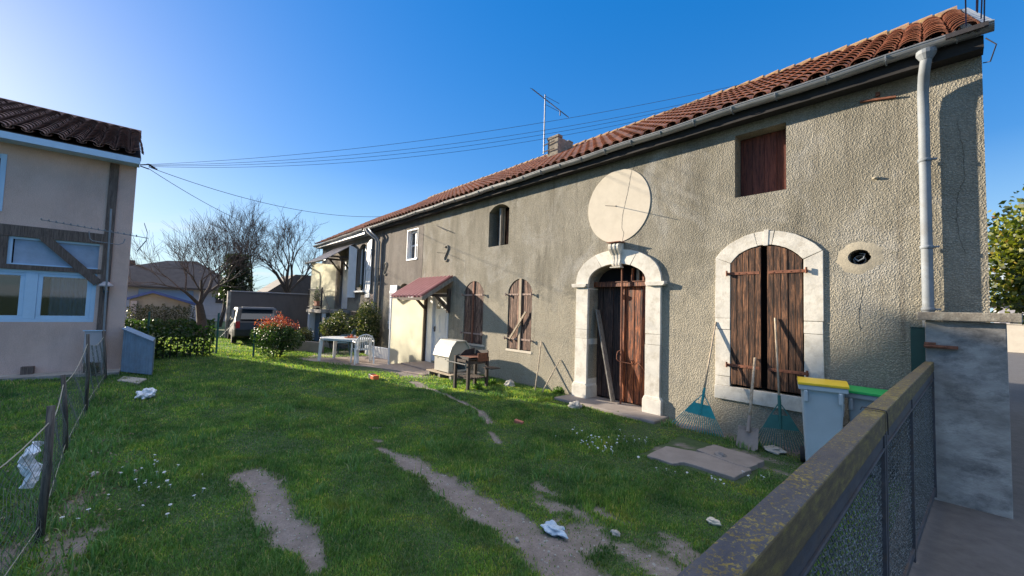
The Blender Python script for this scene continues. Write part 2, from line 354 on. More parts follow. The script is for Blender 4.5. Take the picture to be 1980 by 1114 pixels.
FW = lambda p, y: Vector((p[0], y, p[1]))          # facade plane (x,z) -> world
FG = lambda p, x: Vector((x, p[0], p[1]))          # plane across it (y,z) -> world
def arch(x0, x1, z0, zs, zc, n=14, kind='seg'):
    """closed outline, anticlockwise from bottom left"""
    xm = (x0+x1)/2; a = (x1-x0)/2; h = zc-zs; out = [(x0, z0), (x1, z0)]
    if kind == 'ell': arc = [(xm+a*math.cos(math.pi*k/n), zs+h*math.sin(math.pi*k/n)**.85) for k in range(n+1)]
    else:
        R = (a*a+h*h)/(2*h); t0 = math.asin(min(1, a/R)); arc = [(xm+R*math.sin(t0-2*t0*k/n), zc-R+R*math.cos(t0-2*t0*k/n)) for k in range(n+1)]
    return out+arc
def planks(mb, x0, x1, top, z0, y, th, n, gap=.004, jit=.004):
    """vertical boards between x0 and x1 under a top(x) line"""
    w = (x1-x0)/n
    for i in range(n):
        a = x0+i*w+gap/2; b = x0+(i+1)*w-gap/2; yy = y+random.uniform(-jit, jit)
        ks = [a+(b-a)*k/3 for k in range(4)]
        poly = [(a, z0+random.uniform(0, .012)), (b, z0+random.uniform(0, .012))]+[(k, top(k)) for k in ks[::-1]]
        mb.prism(poly, FW, yy, yy+th)
    return mb
# ---------------------------------------------------------------- ground, paths, grass
def sm(a, b, x): t = np.clip((x-a)/(b-a), 0, 1); return t*t*(3-2*t)
def fbm(x, y, s, seed=0):
    r = 0*x; a = 1.0; t = 0
    rg = np.random.default_rng(seed)
    for i in range(5):
        for k in range(3):
            th, ph = rg.uniform(0, 6.28, 2); fq = s*(1.9**i)*rg.uniform(.75, 1.3)
            r = r+a*np.sin((x*np.cos(th)+y*np.sin(th))*fq+ph+1.3*np.sin((x*np.sin(th)-y*np.cos(th))*fq*.7+ph*2)); t += a*.7
        a *= .6
    return r/t
def HT(x, y):
    x = np.asarray(x, float); y = np.asarray(y, float)
    m = sm(-.25, -1.6, y)*sm(-15, -11, x)*sm(-.35, -1.2, x)*sm(-9, -8, y)
    h = .045*fbm(x, y, 1.1, 3)+.022*fbm(x, y, 3.6, 5)+.10*np.exp(-(((x+3.35)/.9)**2+((y+5.15)/.55)**2))
    return m*h
def Hz(x, y): return float(HT(x, y))
def gp(pts): return [tuple(G(*p)[:2]) for p in pts]
STRIPS = [ # centre line in the yard, half widths
 ([(735, 866), (790, 895), (845, 928), (905, 965), (975, 1005), (1040, 1050), (1100, 1105), (1160, 1180)], [.05, .12, .15, .17, .17, .18, .2, .24]),
 ([(486, 922), (510, 945), (528, 985), (560, 1030), (600, 1072), (610, 1105)], [.16, .15, .13, .12, .09, .05]),
 ([(800, 738), (845, 757), (888, 778), (925, 797), (946, 818)], [.12, .05, .045, .05, .07]), ([(950, 838), (963, 856)], [.04, .05]),
 ([(715, 826), (735, 827)], [.03, .03]), ([(728, 850), (736, 852)], [.05, .04])]
PATCH = [((1085, 985), .26, .14), ((1130, 1040), .42, .20), ((1240, 1085), .40, .22), ((1320, 1070), .25, .16), ((1180, 1000), .20, .07), ((1060, 950), .22, .07), ((1290, 870), .22, .08), ((1480, 885), .35, .10), ((60, 1080), .45, .30), ((140, 985), .35, .12), ((1400, 880), .5, .1)]
_st = []
for pts, ws in STRIPS:
    q = gp(pts)
    for i in range(len(q)-1): _st.append((q[i], q[i+1], ws[i], ws[i+1]))
_pt = [(tuple(G(*c)[:2]), a, b) for c, a, b in PATCH]
def DIRT(x, y):
    x = np.asarray(x, float); y = np.asarray(y, float); n = fbm(x, y, 7, 11)*.55+fbm(x, y, 19, 12)*.42+fbm(x, y, 46, 13)*.25
    d = np.full(x.shape, -9.0)
    for (a, b, wa, wb) in _st:
        dx, dy = b[0]-a[0], b[1]-a[1]; L = dx*dx+dy*dy; t = np.clip(((x-a[0])*dx+(y-a[1])*dy)/L, 0, 1)
        r = np.hypot(x-a[0]-t*dx, y-a[1]-t*dy)/(wa+(wb-wa)*t); d = np.maximum(d, 1.0-r*1.0)
    d1 = sm(-.55, .42, d+n*.8)
    d2 = np.full(x.shape, -9.0)
    for (c, a, b) in _pt: d2 = np.maximum(d2, 1-np.hypot((x-c[0])/a, (y-c[1])/b))
    d2 = .92*sm(-.35, .75, d2+n*1.3)
    wall = sm(-.42, -.12, y+n*.25)*sm(-3.6, -3.3, x)+.0*x   # bare strip under the facade, right of the door
    wall2 = .5*sm(-.2, -.05, y+n*.2)
    tz = sm(-2.3, -1.5, y+.0*x)*sm(-8.2, -9.3, x+n*.4)*sm(-12, -11, x)*.95   # trodden earth by the porch
    return np.clip(np.maximum.reduce([d1, d2, wall, wall2, tz*sm(-1.9, -1.5, y+.12*(x+10)+n*.2)]), 0, 1)
def ground():
    gx = np.concatenate([-16-np.geomspace(.3, 900, 34)[::-1], np.arange(-16, -8, .08), np.arange(-8, .02, .04), .02+np.geomspace(.1, 700, 34)])
    gy = np.concatenate([-9.2-np.geomspace(.3, 700, 30)[::-1], np.arange(-9.2, .06, .04), .06+np.geomspace(.15, 900, 34)])
    X, Y = np.meshgrid(gx, gy); Z = HT(X, Y); D = DIRT(X, Y); D = D*(X < .0)*(X > -15.5)
    Z = Z-.012*D*(X < -.3)
    nx, ny = len(gx), len(gy); V = np.stack([X.ravel(), Y.ravel(), Z.ravel()], 1)
    i = np.arange(nx-1)[None]+nx*np.arange(ny-1)[:, None]; F = np.stack([i, i+1, i+nx+1, i+nx], -1).reshape(-1, 4)
    m, nt, b = new_mat('earth'); co = coords(nt)
    soil = ramp(nt, tex(nt, co, 6, 8, .7), [(.3, (.165, .135, .115)), (.55, (.24, .20, .178)), (.75, (.33, .285, .26))])
    turf = ramp(nt, tex(nt, co, 9, 6, .7), [(.3, (.035, .06, .02)), (.6, (.055, .095, .03)), (.8, (.10, .105, .05))])
    at = N(nt, 'ShaderNodeAttribute', attribute_name='dirt'); gr = ramp(nt, tex(nt, co, 70, 4, .7), [(.3, (.75, .75, .75)), (.7, (1.15, 1.15, 1.15))])
    sp = ramp(nt, tex(nt, co, 45, 2, .5, 'voronoi'), [(.08, (1.35, 1.35, 1.35)), (.2, (1, 1, 1))])
    soil = mix(nt, 1, mix(nt, 1, soil, gr, 'MULTIPLY'), sp, 'MULTIPLY')
    nt.links.new(mix(nt, at.outputs['Fac'], turf, soil), b.inputs['Base Color']); b.inputs['Roughness'].default_value = .97
    bump(nt, b, tex(nt, co, 55, 5, .7), .6, .012)
    o = fromnp('ground', V, [F], m, smooth=True); o['kind'] = 'structure'
    a = o.data.attributes.new('dirt', 'FLOAT', 'POINT'); a.data.foreach_set('value', D.ravel().astype(np.float32))
ground()
def blades(name, x, y, h, w, base, label=None, lean=.55):
    n = len(x); a = RNG.uniform(0, 6.283, n); ln = RNG.uniform(.1, 1, n)*lean; la = RNG.uniform(0, 6.283, n)+.0
    z = HT(x, y)-.006; dx, dy = np.cos(a)*w/2, np.sin(a)*w/2; lx, ly = np.cos(la)*ln*h, np.sin(la)*ln*h
    B = np.stack([x-dx, y-dy, z], 1); C = np.stack([x+dx, y+dy, z], 1)
    D = np.stack([x+dx*.7+lx*.3, y+dy*.7+ly*.3, z+h*.55], 1); E = np.stack([x-dx*.7+lx*.3, y-dy*.7+ly*.3, z+h*.55], 1)
    T = np.stack([x+lx, y+ly, z+h*(1-.35*ln)], 1)
    V = np.stack([B, C, D, E, T], 1).reshape(-1, 3); i = np.arange(n)[:, None]*5
    F1 = np.concatenate([i, i+1, i+2, i+3], 1); F2 = np.concatenate([i+3, i+2, i+4], 1)
    o = fromnp(name, V, [F1, F2], base); o['kind'] = 'stuff'; return o
def grassmat():
    m, nt, b = new_mat('grass blades'); g = N(nt, 'ShaderNodeNewGeometry'); co = coords(nt)
    c = ramp(nt, g.outputs['Random Per Island'], [(0, (.065, .145, .045)), (.35, (.10, .22, .068)), (.7, (.145, .295, .092)), (.90, (.24, .34, .14)), (1, (.44, .40, .24))])
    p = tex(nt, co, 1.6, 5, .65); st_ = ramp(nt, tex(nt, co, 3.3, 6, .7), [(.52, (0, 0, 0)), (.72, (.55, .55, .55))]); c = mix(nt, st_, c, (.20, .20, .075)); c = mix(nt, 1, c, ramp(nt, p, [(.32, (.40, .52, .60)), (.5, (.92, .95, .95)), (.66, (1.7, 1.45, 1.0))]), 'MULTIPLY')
    nt.links.new(c, b.inputs['Base Color']); b.inputs['Roughness'].default_value = .55; b.inputs['Specular IOR Level'].default_value = .25
    t = N(nt, 'ShaderNodeBsdfTranslucent'); nt.links.new(mix(nt, 1, c, (1.9, 1.7, .6), 'MULTIPLY'), t.inputs[0]); ms = N(nt, 'ShaderNodeMixShader'); ms.inputs[0].default_value = .45
    nt.links.new(b.outputs[0], ms.inputs[1]); nt.links.new(t.outputs[0], ms.inputs[2]); nt.links.new(ms.outputs[0], nt.nodes['Material Output'].inputs[0]); return m
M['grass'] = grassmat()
M['tuft'] = leafmat('long grass', [(0, (.07, .16, .05)), (.6, (.12, .26, .08)), (.9, (.20, .33, .12)), (1, (.42, .38, .22))], .4)
def scatter(n, x0, x1, y0, y1, p):
    x = RNG.uniform(x0, x1, n); y = RNG.uniform(y0, y1, n); k = RNG.uniform(0, 1, n) < p(x, y); return x[k], y[k]
def cover(x, y): # keep grass off paving and things standing on the lawn
    k = np.ones(x.shape)
    k *= ~((x > -13.6) & (x < -9.3) & (y > -2.75+.25*np.sin(x*3)+(x+13.6)*.22) & (y < 0))
    k *= ~((x > -9.3) & (x < -8.3) & (y > -1.05))
    k *= ~((x > -5.45) & (x < -3.2) & (y > -.55))
    k *= ~((x > -2.75) & (x < -1.55) & (y > -1.95+.0) & (y < -.75) & ((y-(-1.9)) > (-(x+2.7))*.0+.0))
    return k
def pnear(x, y):
    d = np.hypot(x, y+6.6); ang = np.degrees(np.arctan2(-x, y+6.6)); f = (ang > -12) & (ang < 106)
    return f*np.clip((2.3/d)**1.35, 0, 1)*(.035+.965*(1-DIRT(x, y))**1.3)*cover(x, y)*(x < -.42)
x, y = scatter(1500000, -9, -.4, -8.6, 0, pnear)
d = np.hypot(x, y+6.6); cl = .5+.5*fbm(x, y, 3.0, 21); cl2 = .5+.5*fbm(x, y, 9.0, 22)
h = (.022+.115*np.clip(cl-.25, 0, 1)**1.3*(.35+cl2))*RNG.uniform(.5, 1.3, len(x))*(1-.7*DIRT(x, y)); h *= 1-.35*sm(-2.2, -.6, y)*(x > -4)
print('blades', len(x))
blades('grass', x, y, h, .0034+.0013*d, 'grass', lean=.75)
def ptuft(x, y):
    d = np.hypot(x, y+6.6); k = fbm(x, y, 5.5, 51)+.5*fbm(x, y, 1.7, 52); e = np.exp(-((y+7.1)/.25)**2)*.8
    return np.clip(sm(.42, .75, k)+e, 0, 1)*np.clip((2.6/d)**1.2, 0, 1)*(1-DIRT(x, y))*cover(x, y)*(x < -.5)
x, y = scatter(420000, -9, -.4, -8.6, -.2, ptuft); d = np.hypot(x, y+6.6); print('tufts', len(x))
blades('grass_tufts', x, y, RNG.uniform(.06, .15, len(x)), .0036+.0012*d, 'tuft', lean=.9)
def pfar(x, y):
    d = np.hypot(x, y+6.6); return np.clip(9/d, 0, 1)**1.3*(1-.97*DIRT(x, y)*(x > -15))*cover(x, y)
x, y = scatter(230000, -24, -9, -9.5, 0, pfar)
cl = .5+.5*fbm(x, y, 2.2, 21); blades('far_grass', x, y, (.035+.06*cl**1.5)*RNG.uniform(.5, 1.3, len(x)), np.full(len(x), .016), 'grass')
# sunny weeds along the foot of the wall
def pw(x, y): return sm(-1.25, -.9, y+.15*fbm(x, y, 3, 31)+(x+6)*.0)*(y < -.06)*(fbm(x, y, 2.4, 33) > -.55)*cover(x, y)
x, y = scatter(26000, -8.4, -5.4, -1.3, -.05, pw)
blades('weed_strip', x, y, RNG.uniform(.03, .10, len(x)), np.full(len(x), .011), 'grass', lean=.8)
def leaves(name, C, size, mat, parent=None, loc=None, up=.0, asp=.55, normal=None, fold=.15):
    """one small pointed leaf (4 corners) at each centre"""
    n = len(C); d = RNG.normal(size=(n, 3)); d[:, 2] += up; d /= np.linalg.norm(d, axis=1)[:, None]; e = RNG.normal(size=(n, 3)); s = np.cross(d, e); s /= np.linalg.norm(s, axis=1)[:, None]
    sz = size*RNG.uniform(.6, 1.3, n)[:, None]; nn = np.cross(d, s)
    V = np.stack([C-d*sz/2, C+s*sz*asp/2+nn*sz*fold, C+d*sz/2, C-s*sz*asp/2+nn*sz*fold], 1).reshape(-1, 3); i = np.arange(n)[:, None]*4
    return fromnp(name, V, [np.concatenate([i, i+1, i+2, i+3], 1)], mat, parent, loc)
M['litter'] = leafmat('dead leaves', [(0, (.12, .08, .05)), (.5, (.26, .19, .12)), (1, (.36, .30, .22))], .1)
x, y = scatter(9000, -8, -1.5, -8.4, -6.2, lambda x, y: np.exp(-((y+7.1)/.33)**2)*(.25+.75*(fbm(x, y, 4, 41) > -.1)))
o = leaves('leaf_litter', np.stack([x, y, HT(x, y)+RNG.uniform(.005, .03, len(x))], 1), .035, 'litter'); o['kind'] = 'stuff'
# pebbles and crumbs of earth on the bare strips
mb = MB(); x, y = scatter(26000, -6.5, -.5, -6.5, -.2, lambda x, y: (DIRT(x, y) > .75)*.22)
for i in range(min(len(x), 900)):
    r = random.uniform(.004, .013); k = random.uniform(.7, 1.3); z = Hz(x[i], y[i])-.012+r*.2
    mb.add([(x[i]+r, y[i], z), (x[i], y[i]+r*k, z), (x[i]-r*k, y[i], z), (x[i], y[i]-r, z), (x[i], y[i], z+r*.8), (x[i], y[i], z-r)], [(0, 1, 4), (1, 2, 4), (2, 3, 4), (3, 0, 4), (1, 0, 5), (2, 1, 5), (3, 2, 5), (0, 3, 5)])
o = mb.build('gravel', 'rock', loc=(0, 0, 0)); o['kind'] = 'stuff'
# daisies: each its own object sharing one mesh
def daisy():
    mb = MB(); n = 9
    for k in range(n):
        a = 2*math.pi*k/n; b = .22; r0, r1 = .003, .011
        mb.add([(r0*math.cos(a-b), r0*math.sin(a-b), .045), (r1*math.cos(a-b*1.2), r1*math.sin(a-b*1.2), .048), (r1*1.15*math.cos(a), r1*1.15*math.sin(a), .047), (r1*math.cos(a+b*1.2), r1*math.sin(a+b*1.2), .048), (r0*math.cos(a+b), r0*math.sin(a+b), .045)], [(0, 1, 2, 3, 4)])
    mb.lathe([(.0045, .044), (.004, .050), (.001, .052)], (0, 0, 0), 7); mb.tube([(0, 0, .02), (0, 0, .045)], .001, 3); return mb
d0 = daisy().build('daisy', 'white', loc=(0, 0, 0)); first = True
DZ = [((1150, 862), (.32, .16), 38, 'small white daisy in the dense patch of lawn left of the stone slabs'), ((1215, 852), (.18, .12), 12, 'small white daisy in the loose row just left of the slabs'),
      ((1310, 925), (.09, .05), 4, 'white daisy in the lawn just in front of the stone slabs'), ((1378, 940), (.09, .05), 6, 'white daisy in front of the right end of the slabs'), ((1455, 928), (.10, .05), 4, 'white daisy in the thin grass between slabs and gate'),
      ((320, 945), (.22, .14), 14, 'small white daisy in the cluster on the left side of the lawn'), ((275, 920), (.25, .12), 9, 'small white daisy at the edge of the left lawn cluster'),
      ((135, 1030), (.12, .08), 3, 'white daisy near the foot of the nearest fence post'), ((370, 990), (.18, .1), 4, 'white daisy in the long grass at lower left')]
for c, sp, n, lab in DZ:
    p = G(*c)
    for k in range(n):
        o = d0 if first else d0.copy(); first and None
        if not first: COL.objects.link(o)
        first = False; X = p.x+random.gauss(0, sp[0]); Y = p.y+random.gauss(0, sp[1]); s = random.uniform(.8, 1.35)
        o.location = (X, Y, Hz(X, Y)+random.uniform(.01, .035)); o.scale = (s, s, s); o.rotation_euler = (random.uniform(-.4, .4), random.uniform(-.4, .4), random.uniform(0, 6))
        tag(o, lab, 'daisy', 'daisies in the lawn')
# street beyond the gate
mb = MB(); mb.add([(-.42, -60, .006), (14, -60, .006), (14, 90, .006), (.75, 90, .006), (.30, -.25, .006), (-.42, -.25, .006)], [(0, 1, 2, 3, 4, 5)])
struct(mb.build('road', 'road', loc=(0, 0, 0)))
# ---------------------------------------------------------------- the long farmhouse: barn end
barn = thing('farmhouse', 'long grey roughcast farmhouse with tiled roof, arched door and brown shutters', 'house', (-8, 0, 0))
ZW = 4.92
DX0, DX1 = -5.0, -3.735
door_o = arch(DX0, DX1, .02, 2.30, 2.68, 16, 'ell')
bw_o = arch(-2.34, -1.415, .70, 2.56, 2.80, 12)
w2_o = arch(-7.47, -6.64, .80, 2.22, 2.50, 10); w1_o = arch(-9.34, -8.46, .80, 2.22, 2.50, 10)
up2_o = arch(-8.33, -7.53, 3.38, 4.30, 4.46, 8); up_o = [(-2.285, 3.57), (-1.612, 3.57), (-1.612, 4.54), (-2.285, 4.54)]
hole = [(-.835+.115*math.cos(a)*random.uniform(.85, 1.1), 2.545+.10*math.sin(a)*random.uniform(.85, 1.1)) for a in [2*math.pi*k/18 for k in range(18)]]
wall = slab_holes([(-11.77, -.3), (.21, -.3), (.21, ZW), (-11.77, ZW)], [door_o, bw_o, w2_o, w1_o, up2_o, up_o, hole], FW, 0, .32)
wall.build('wall', 'stucco', barn)
# other walls and a dark inside
mb = MB(); mb.box(-.11, .209, .321, 6.6, -.3, ZW); mb.box(-22.3, .209, 6.3, 6.6, -.3, ZW)
mb.prism([(.322, ZW), (6.6, ZW), (3.1, 6.9)], FG, -.1, .205)
mb.build('rear_wall', 'stucco', barn)
mb = MB(); mb.box(-15.2, -.12, 1.6, 1.62, 0, ZW); mb.box(-15.2, -.12, .34, 1.6, 3.0, 3.05); mb.build('dark_partition', 'black', barn)
# side with brown render, two doors/windows
pd_o = [(-11.0, .10), (-10.15, .10), (-10.15, 2.14), (-11.0, 2.14)]
wall_a = None
# (porch door sits right of the joint: cut from the grey wall)
bpy.data.objects.remove(bpy.data.objects['wall'], do_unlink=True)
wall = slab_holes([(-11.77, -.3), (.21, -.3), (.21, ZW), (-11.77, ZW)], [door_o, bw_o, w2_o, w1_o, up2_o, up_o, hole, pd_o], FW, 0, .32).build('wall', 'stucco', barn)
sw_o = [(-12.9, 3.33), (-12.13, 3.33), (-12.13, 4.40), (-12.9, 4.40)]; ww_o = arch(-13.4, -12.55, .95, 2.30, 2.55, 8)
slab_holes([(-15.9, -.3), (-11.775, -.3), (-11.775, ZW), (-15.9, ZW)], [sw_o, ww_o], FW, .004, .32).build('side_wall', 'stucco2', barn)
# cracks and old marks in the render
mb = MB()
def crackline(mb, pts, r):
    P = [W(*p) for p in pts]; q = []
    for a, b in zip(P, P[1:]):
        n = max(2, int((b-a).length/.035))
        for k in range(n): t = k/n; v = a.lerp(b, t); q.append(Vector((v.x+random.uniform(-.008, .008), -.0015, v.z+random.uniform(-.004, .004))))
    q.append(P[-1]); mb.tube(q, [r*random.uniform(.4, 1.1) for _ in q], 4)
crackline(mb, [(1851, 232), (1862, 290), (1866, 340), (1852, 380), (1850, 430), (1856, 462), (1868, 490)], .0028)
crackline(mb, [(1231, 307), (1225, 328)], .0035)
crackline(mb, [(820, 437), (818, 480), (815, 545)], .006); crackline(mb, [(1668, 560), (1660, 610), (1664, 640)], .0025)
mb.build('crack', 'crack', barn)
# recess shutters and fillings -------------------------------------------------
rd = MB(); planks(rd, -2.275, -1.62, lambda x: 4.53, 3.58, .225, .03, 4); up = rd.build('window_shutter', 'redboard', barn)
mb = MB(); planks(mb, -7.98, -7.54, lambda x: 4.36, 3.40, .30, .02, 2); mb.build('window_shutter', 'shutter', barn)
mb = MB(); mb.box(-8.06, -7.99, .12, .2, 3.39, 4.4); mb.box(-8.05, -7.97, .22, .26, 3.39, 4.42); mb.build('window_post', 'greywood', barn)
# arched door -----------------------------------------------------------------
xm = (DX0+DX1)/2
dl = MB(); planks(dl, DX0+.01, xm-.005, lambda x: 2.26, .07, .275, .04, 5, jit=.010, gap=.009); L1 = dl.build('door', 'shadeddoor', barn)
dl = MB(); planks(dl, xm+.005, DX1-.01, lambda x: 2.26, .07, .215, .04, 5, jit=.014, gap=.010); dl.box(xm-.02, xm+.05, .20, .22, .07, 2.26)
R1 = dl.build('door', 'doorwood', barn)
mb = MB(); mb.box(DX0, DX1, .14, .22, 2.262, 2.35); mb.box(DX0+.02, DX1-.02, .125, .14, 2.345, 2.36)
for x, z in ((-4.13, 2.60), (-3.90, 2.52)): mb.box(x-.02, x+.02, .15, .19, 2.351, z)
mb.build('transom', 'doorwood', barn)
mb = MB(); mb.box(-4.05, -4.0, .17, .20, 2.352, 2.58); mb.build('fanlight_bar', 'greywood', barn)
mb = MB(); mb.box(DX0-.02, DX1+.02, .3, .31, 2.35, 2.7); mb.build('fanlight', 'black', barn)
mb = MB(); mb.tube([(-4.30, .085, .03), (-4.30, .07, 2.70)], .017, 10); mb.tube([(-4.36, .06, 1.02), (-4.36, .03, .96), (-4.36, .03, .88), (-4.33, .05, .84), (-4.1, .10, .82)], .008, 6)
mb.tube([(-4.36, .06, 1.02), (-4.30, .06, 1.05), (-4.28, .06, .98)], .008, 6)
for k in range(14):
    a = k*.9; mb.tube([(-4.14+.03*math.cos(a)+k*.006, .17, .84+.04*math.sin(a)), (-4.12+.03*math.cos(a+1)+k*.006, .15, .84+.04*math.sin(a+1))], .008, 5)
mb.tube([(-4.02, .17, .86), (-3.92, .14, .80), (-3.84, .18, .68)], .007, 5)
mb.build('security_bar', 'rust', barn)
# limestone door surround in blocks
def surround(name, inner, outer, cuts, y0, y1, mat='stone', gap=.0035):
    """inner/outer lists of matching points; cut into voussoirs at index cuts"""
    mb = MB()
    for a, b in zip(cuts, cuts[1:]):
        poly = outer[a:b+1]+inner[a:b+1][::-1]; c = Vector((sum(p[0] for p in poly)/len(poly), sum(p[1] for p in poly)/len(poly)))
        poly = [tuple(c+(Vector(p)-c)*(1-gap/max(.05, (Vector(p)-c).length))+Vector((random.uniform(-.004, .004), random.uniform(-.003, .003)))) for p in poly]; mb.prism(poly, FW, y0+random.uniform(0, .003), y1)
    return mb.build(name, mat, barn, bevel=.004)
n = 18; ai = arch(DX0, DX1, .25, 2.30, 2.68, n, 'ell')[2:]; ao = arch(-5.315, -3.435, .25, 2.30, 2.955, n, 'ell')[2:]
zs = [.28, .80, 1.22, 1.40, 2.02, 2.24]
inn = [(DX1, z) for z in zs]+ai+[(DX0, z) for z in zs[::-1]]; out = [(-3.45, z) for z in zs]+ao+[(-5.30, z) for z in zs[::-1]]
cuts = [0, 3, 5]; cuts = [0, 2, 3, 5]
surround('door_surround', inn, out, [0, 2, 3, 5, 6, 12, 18, 24, 25, 27, 28, 30], -.055, .30)
for (a, b) in ((-3.76, -3.41), (-5.34, -4.975)):  # bases and caps
    mb = MB(); mb.box(a, b, -.085, .28, -.05, .275); mb.prism([(a-.0, .276), (b+.0, .276), (b-.03, .33), (a+.03, .33)], FW, -.075, .27); mb.build('pilaster_base', 'stone', barn, bevel=.006)
for (a, b) in ((-3.72, -3.36), (-5.385, -5.015)):
    mb = MB(); mb.prism([(a+.03, 2.245), (b-.03, 2.245), (b, 2.275), (b, 2.32), (a, 2.32), (a, 2.275)], FW, -.105, .2); mb.build('pilaster_cap', 'stone', barn, bevel=.006)
# scrolled keystone
mb = MB(); prof = [(-.03, 2.62), (-.09, 2.64), (-.10, 2.68), (-.085, 2.76), (-.10, 2.84), (-.15, 2.90), (-.19, 2.95), (-.20, 3.0), (-.18, 3.045), (-.13, 3.06), (-.0, 3.065), (0, 2.62)]
for i, (dx0, dx1, s) in enumerate(((-.12, -.082, .92), (-.08, -.042, 1), (-.04, .0, .94), (.002, .042, 1), (.044, .082, .94), (.084, .12, .98))):
    poly = [(p[0]*s, p[1]) for p in prof]; mb.prism([(y, z) for y, z in poly], lambda p, x: Vector((-4.34+x*(.72+.28*(p[1]-2.62)/.44), p[0], p[1])), dx0, dx1)
mb.box(-4.45, -4.22, -.12, 0, 2.60, 2.62); mb.build('keystone', 'stone', barn, bevel=.004)
mb = MB(); mb.box(-4.47, -4.19, -.21, 0, 3.068, 3.082); mb.build('keystone_flashing', 'rust', barn)
mb = MB(); poly = [W(1093, 772), W(1120, 780), W(1250, 806), W(1285, 812)]
mb.box(-5.45, -3.30, -.5, -.0, -.1, .045); mb.box(-5.0, -3.74, -.02, .3, -.1, .05); mb.build('threshold', 'slab', barn, bevel=.02)
# big shuttered window --------------------------------------------------------
n = 12; ai = arch(-2.34, -1.415, .70, 2.56, 2.80, n)[2:]; ao = arch(-2.56, -1.20, .70, 2.66, 3.005, n)[2:]
zs = [.70, .84, 1.55, 1.72]; zo = zs
inn = [(-1.415, z) for z in zs]+ai+[(-2.34, z) for z in zs[::-1]]; out = [(-1.20, z) for z in zs]+ao+[(-2.56, z) for z in zs[::-1]]
surround('window_surround', inn, out, [0, 1, 2, 3, 4, 9, 11, 16, 17, 18, 19, 20], -.028, .25)
mb = MB(); mb.box(-2.56, -2.06, -.045, .1, .50, .698); mb.box(-2.054, -1.20, -.045, .1, .50, .698); mb.box(-2.34, -1.415, .1, .3, .6, .70); mb.build('window_sill', 'stone', barn, bevel=.005)
mb = MB(); mb.box(-1.89, -1.83, -.034, .02, 2.79, 3.02, Matrix.Rotation(.05, 3, 'Y')); mb.build('window_keystone', 'stone', barn)
def segtop(x0, x1, zs, zc, drop=.006):
    xm = (x0+x1)/2; a = (x1-x0)/2; h = zc-zs; R = (a*a+h*h)/(2*h); return lambda x: zc-R+math.sqrt(max(0, R*R-(x-xm)**2))-drop
def shutters(x0, x1, z0, zs, zc, y, gapc, mat, strap, strz, n=5, smat='rust', over=.05):
    top = segtop(x0, x1, zs, zc); xm = (x0+x1)/2+gapc[0]
    for (a, b, s) in ((x0+.006, xm-gapc[1]/2, -1), (xm+gapc[1]/2, x1-.006, 1)):
        mb = MB(); planks(mb, a, b, top, z0, y, .028, n, gap=.006); sh = mb.build('shutter', mat, barn, bevel=.002)
        for z in strz:
            mb = MB(); e0, e1 = (a-over, b-.02) if s < 0 else (a+.02, b+over)
            mb.box(e0, e1, y-.011, y-.002, z-.02, z+.02)
            xx = a-over if s < 0 else b+over; mb.tube([(xx, -.06, z-.035), (xx, -.06, z+.045)], .014, 8); mb.box(xx-.012, xx+.012, -.055, .0, z-.02, z+.012)
            for k in range(4): xk = e0+(e1-e0)*(k+.6)/4.4; mb.tube([(xk, y-.018, z), (xk, y-.008, z)], .007, 6)
            mb.build('strap_hinge', smat, sh)
shutters(-2.335, -1.42, .735, 2.55, 2.79, -.022, (-.01, .075), 'shutter', .05, (1.02, 2.40), 5)
mb = MB(); mb.box(-1.985, -1.93, -.03, -.005, .76, 2.76); mb.build('cover_strip', 'shutter', barn)
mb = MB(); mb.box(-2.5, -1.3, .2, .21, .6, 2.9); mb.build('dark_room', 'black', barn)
shutters(-7.46, -6.65, .81, 2.21, 2.49, .015, (-.01, .05), 'shutterlite', .05, (1.05, 2.12), 5, 'rustpale')
mb = MB(); mb.box(-7.07, -7.0, -.012, .014, .80, 2.50); mb.build('cover_strip', 'polewood', barn)
shutters(-9.33, -8.47, .81, 2.21, 2.49, .015, (-.01, .02), 'shutterlite', .05, (1.07, 2.12), 5, 'rustpale')
mb = MB(); mb.box(-8.94, -8.88, -.012, .014, .80, 2.50); mb.build('cover_strip', 'rust', barn)
for q in ((-7.50, -6.6), (-9.36, -8.35)): mb = MB(); mb.box(q[0], q[1], -.012, .04, .742, .798); mb.build('stone_sill', 'disc', barn, bevel=.006)
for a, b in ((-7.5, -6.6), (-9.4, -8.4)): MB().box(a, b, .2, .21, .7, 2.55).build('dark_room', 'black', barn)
# small upstairs window with white frame
mb = MB()
for b_ in ((-12.9, -12.87, 3.33, 4.40), (-12.15, -12.13, 3.33, 4.40)): mb.box(b_[0], b_[1], -.006, .30, b_[2], b_[3])
mb.box(-12.869, -12.151, -.006, .3, 4.37, 4.40); mb.box(-12.869, -12.151, -.02, .3, 3.33, 3.38)
wf = mb.build('window_frame', 'white', barn)
mb = MB()
for x in (-12.85, -12.53, -12.23): mb.box(x, x+.05, .12, .17, 3.38, 4.35)
mb.box(-12.8, -12.2, .125, .165, 3.38, 3.43); mb.box(-12.8, -12.2, .125, .165, 4.29, 4.35); mb.box(-12.8, -12.2, .125, .165, 3.83, 3.88)
mb.build('sash', 'white', barn); MB().box(-12.85, -12.2, .15, .156, 3.38, 4.35).build('pane', 'glass', barn)
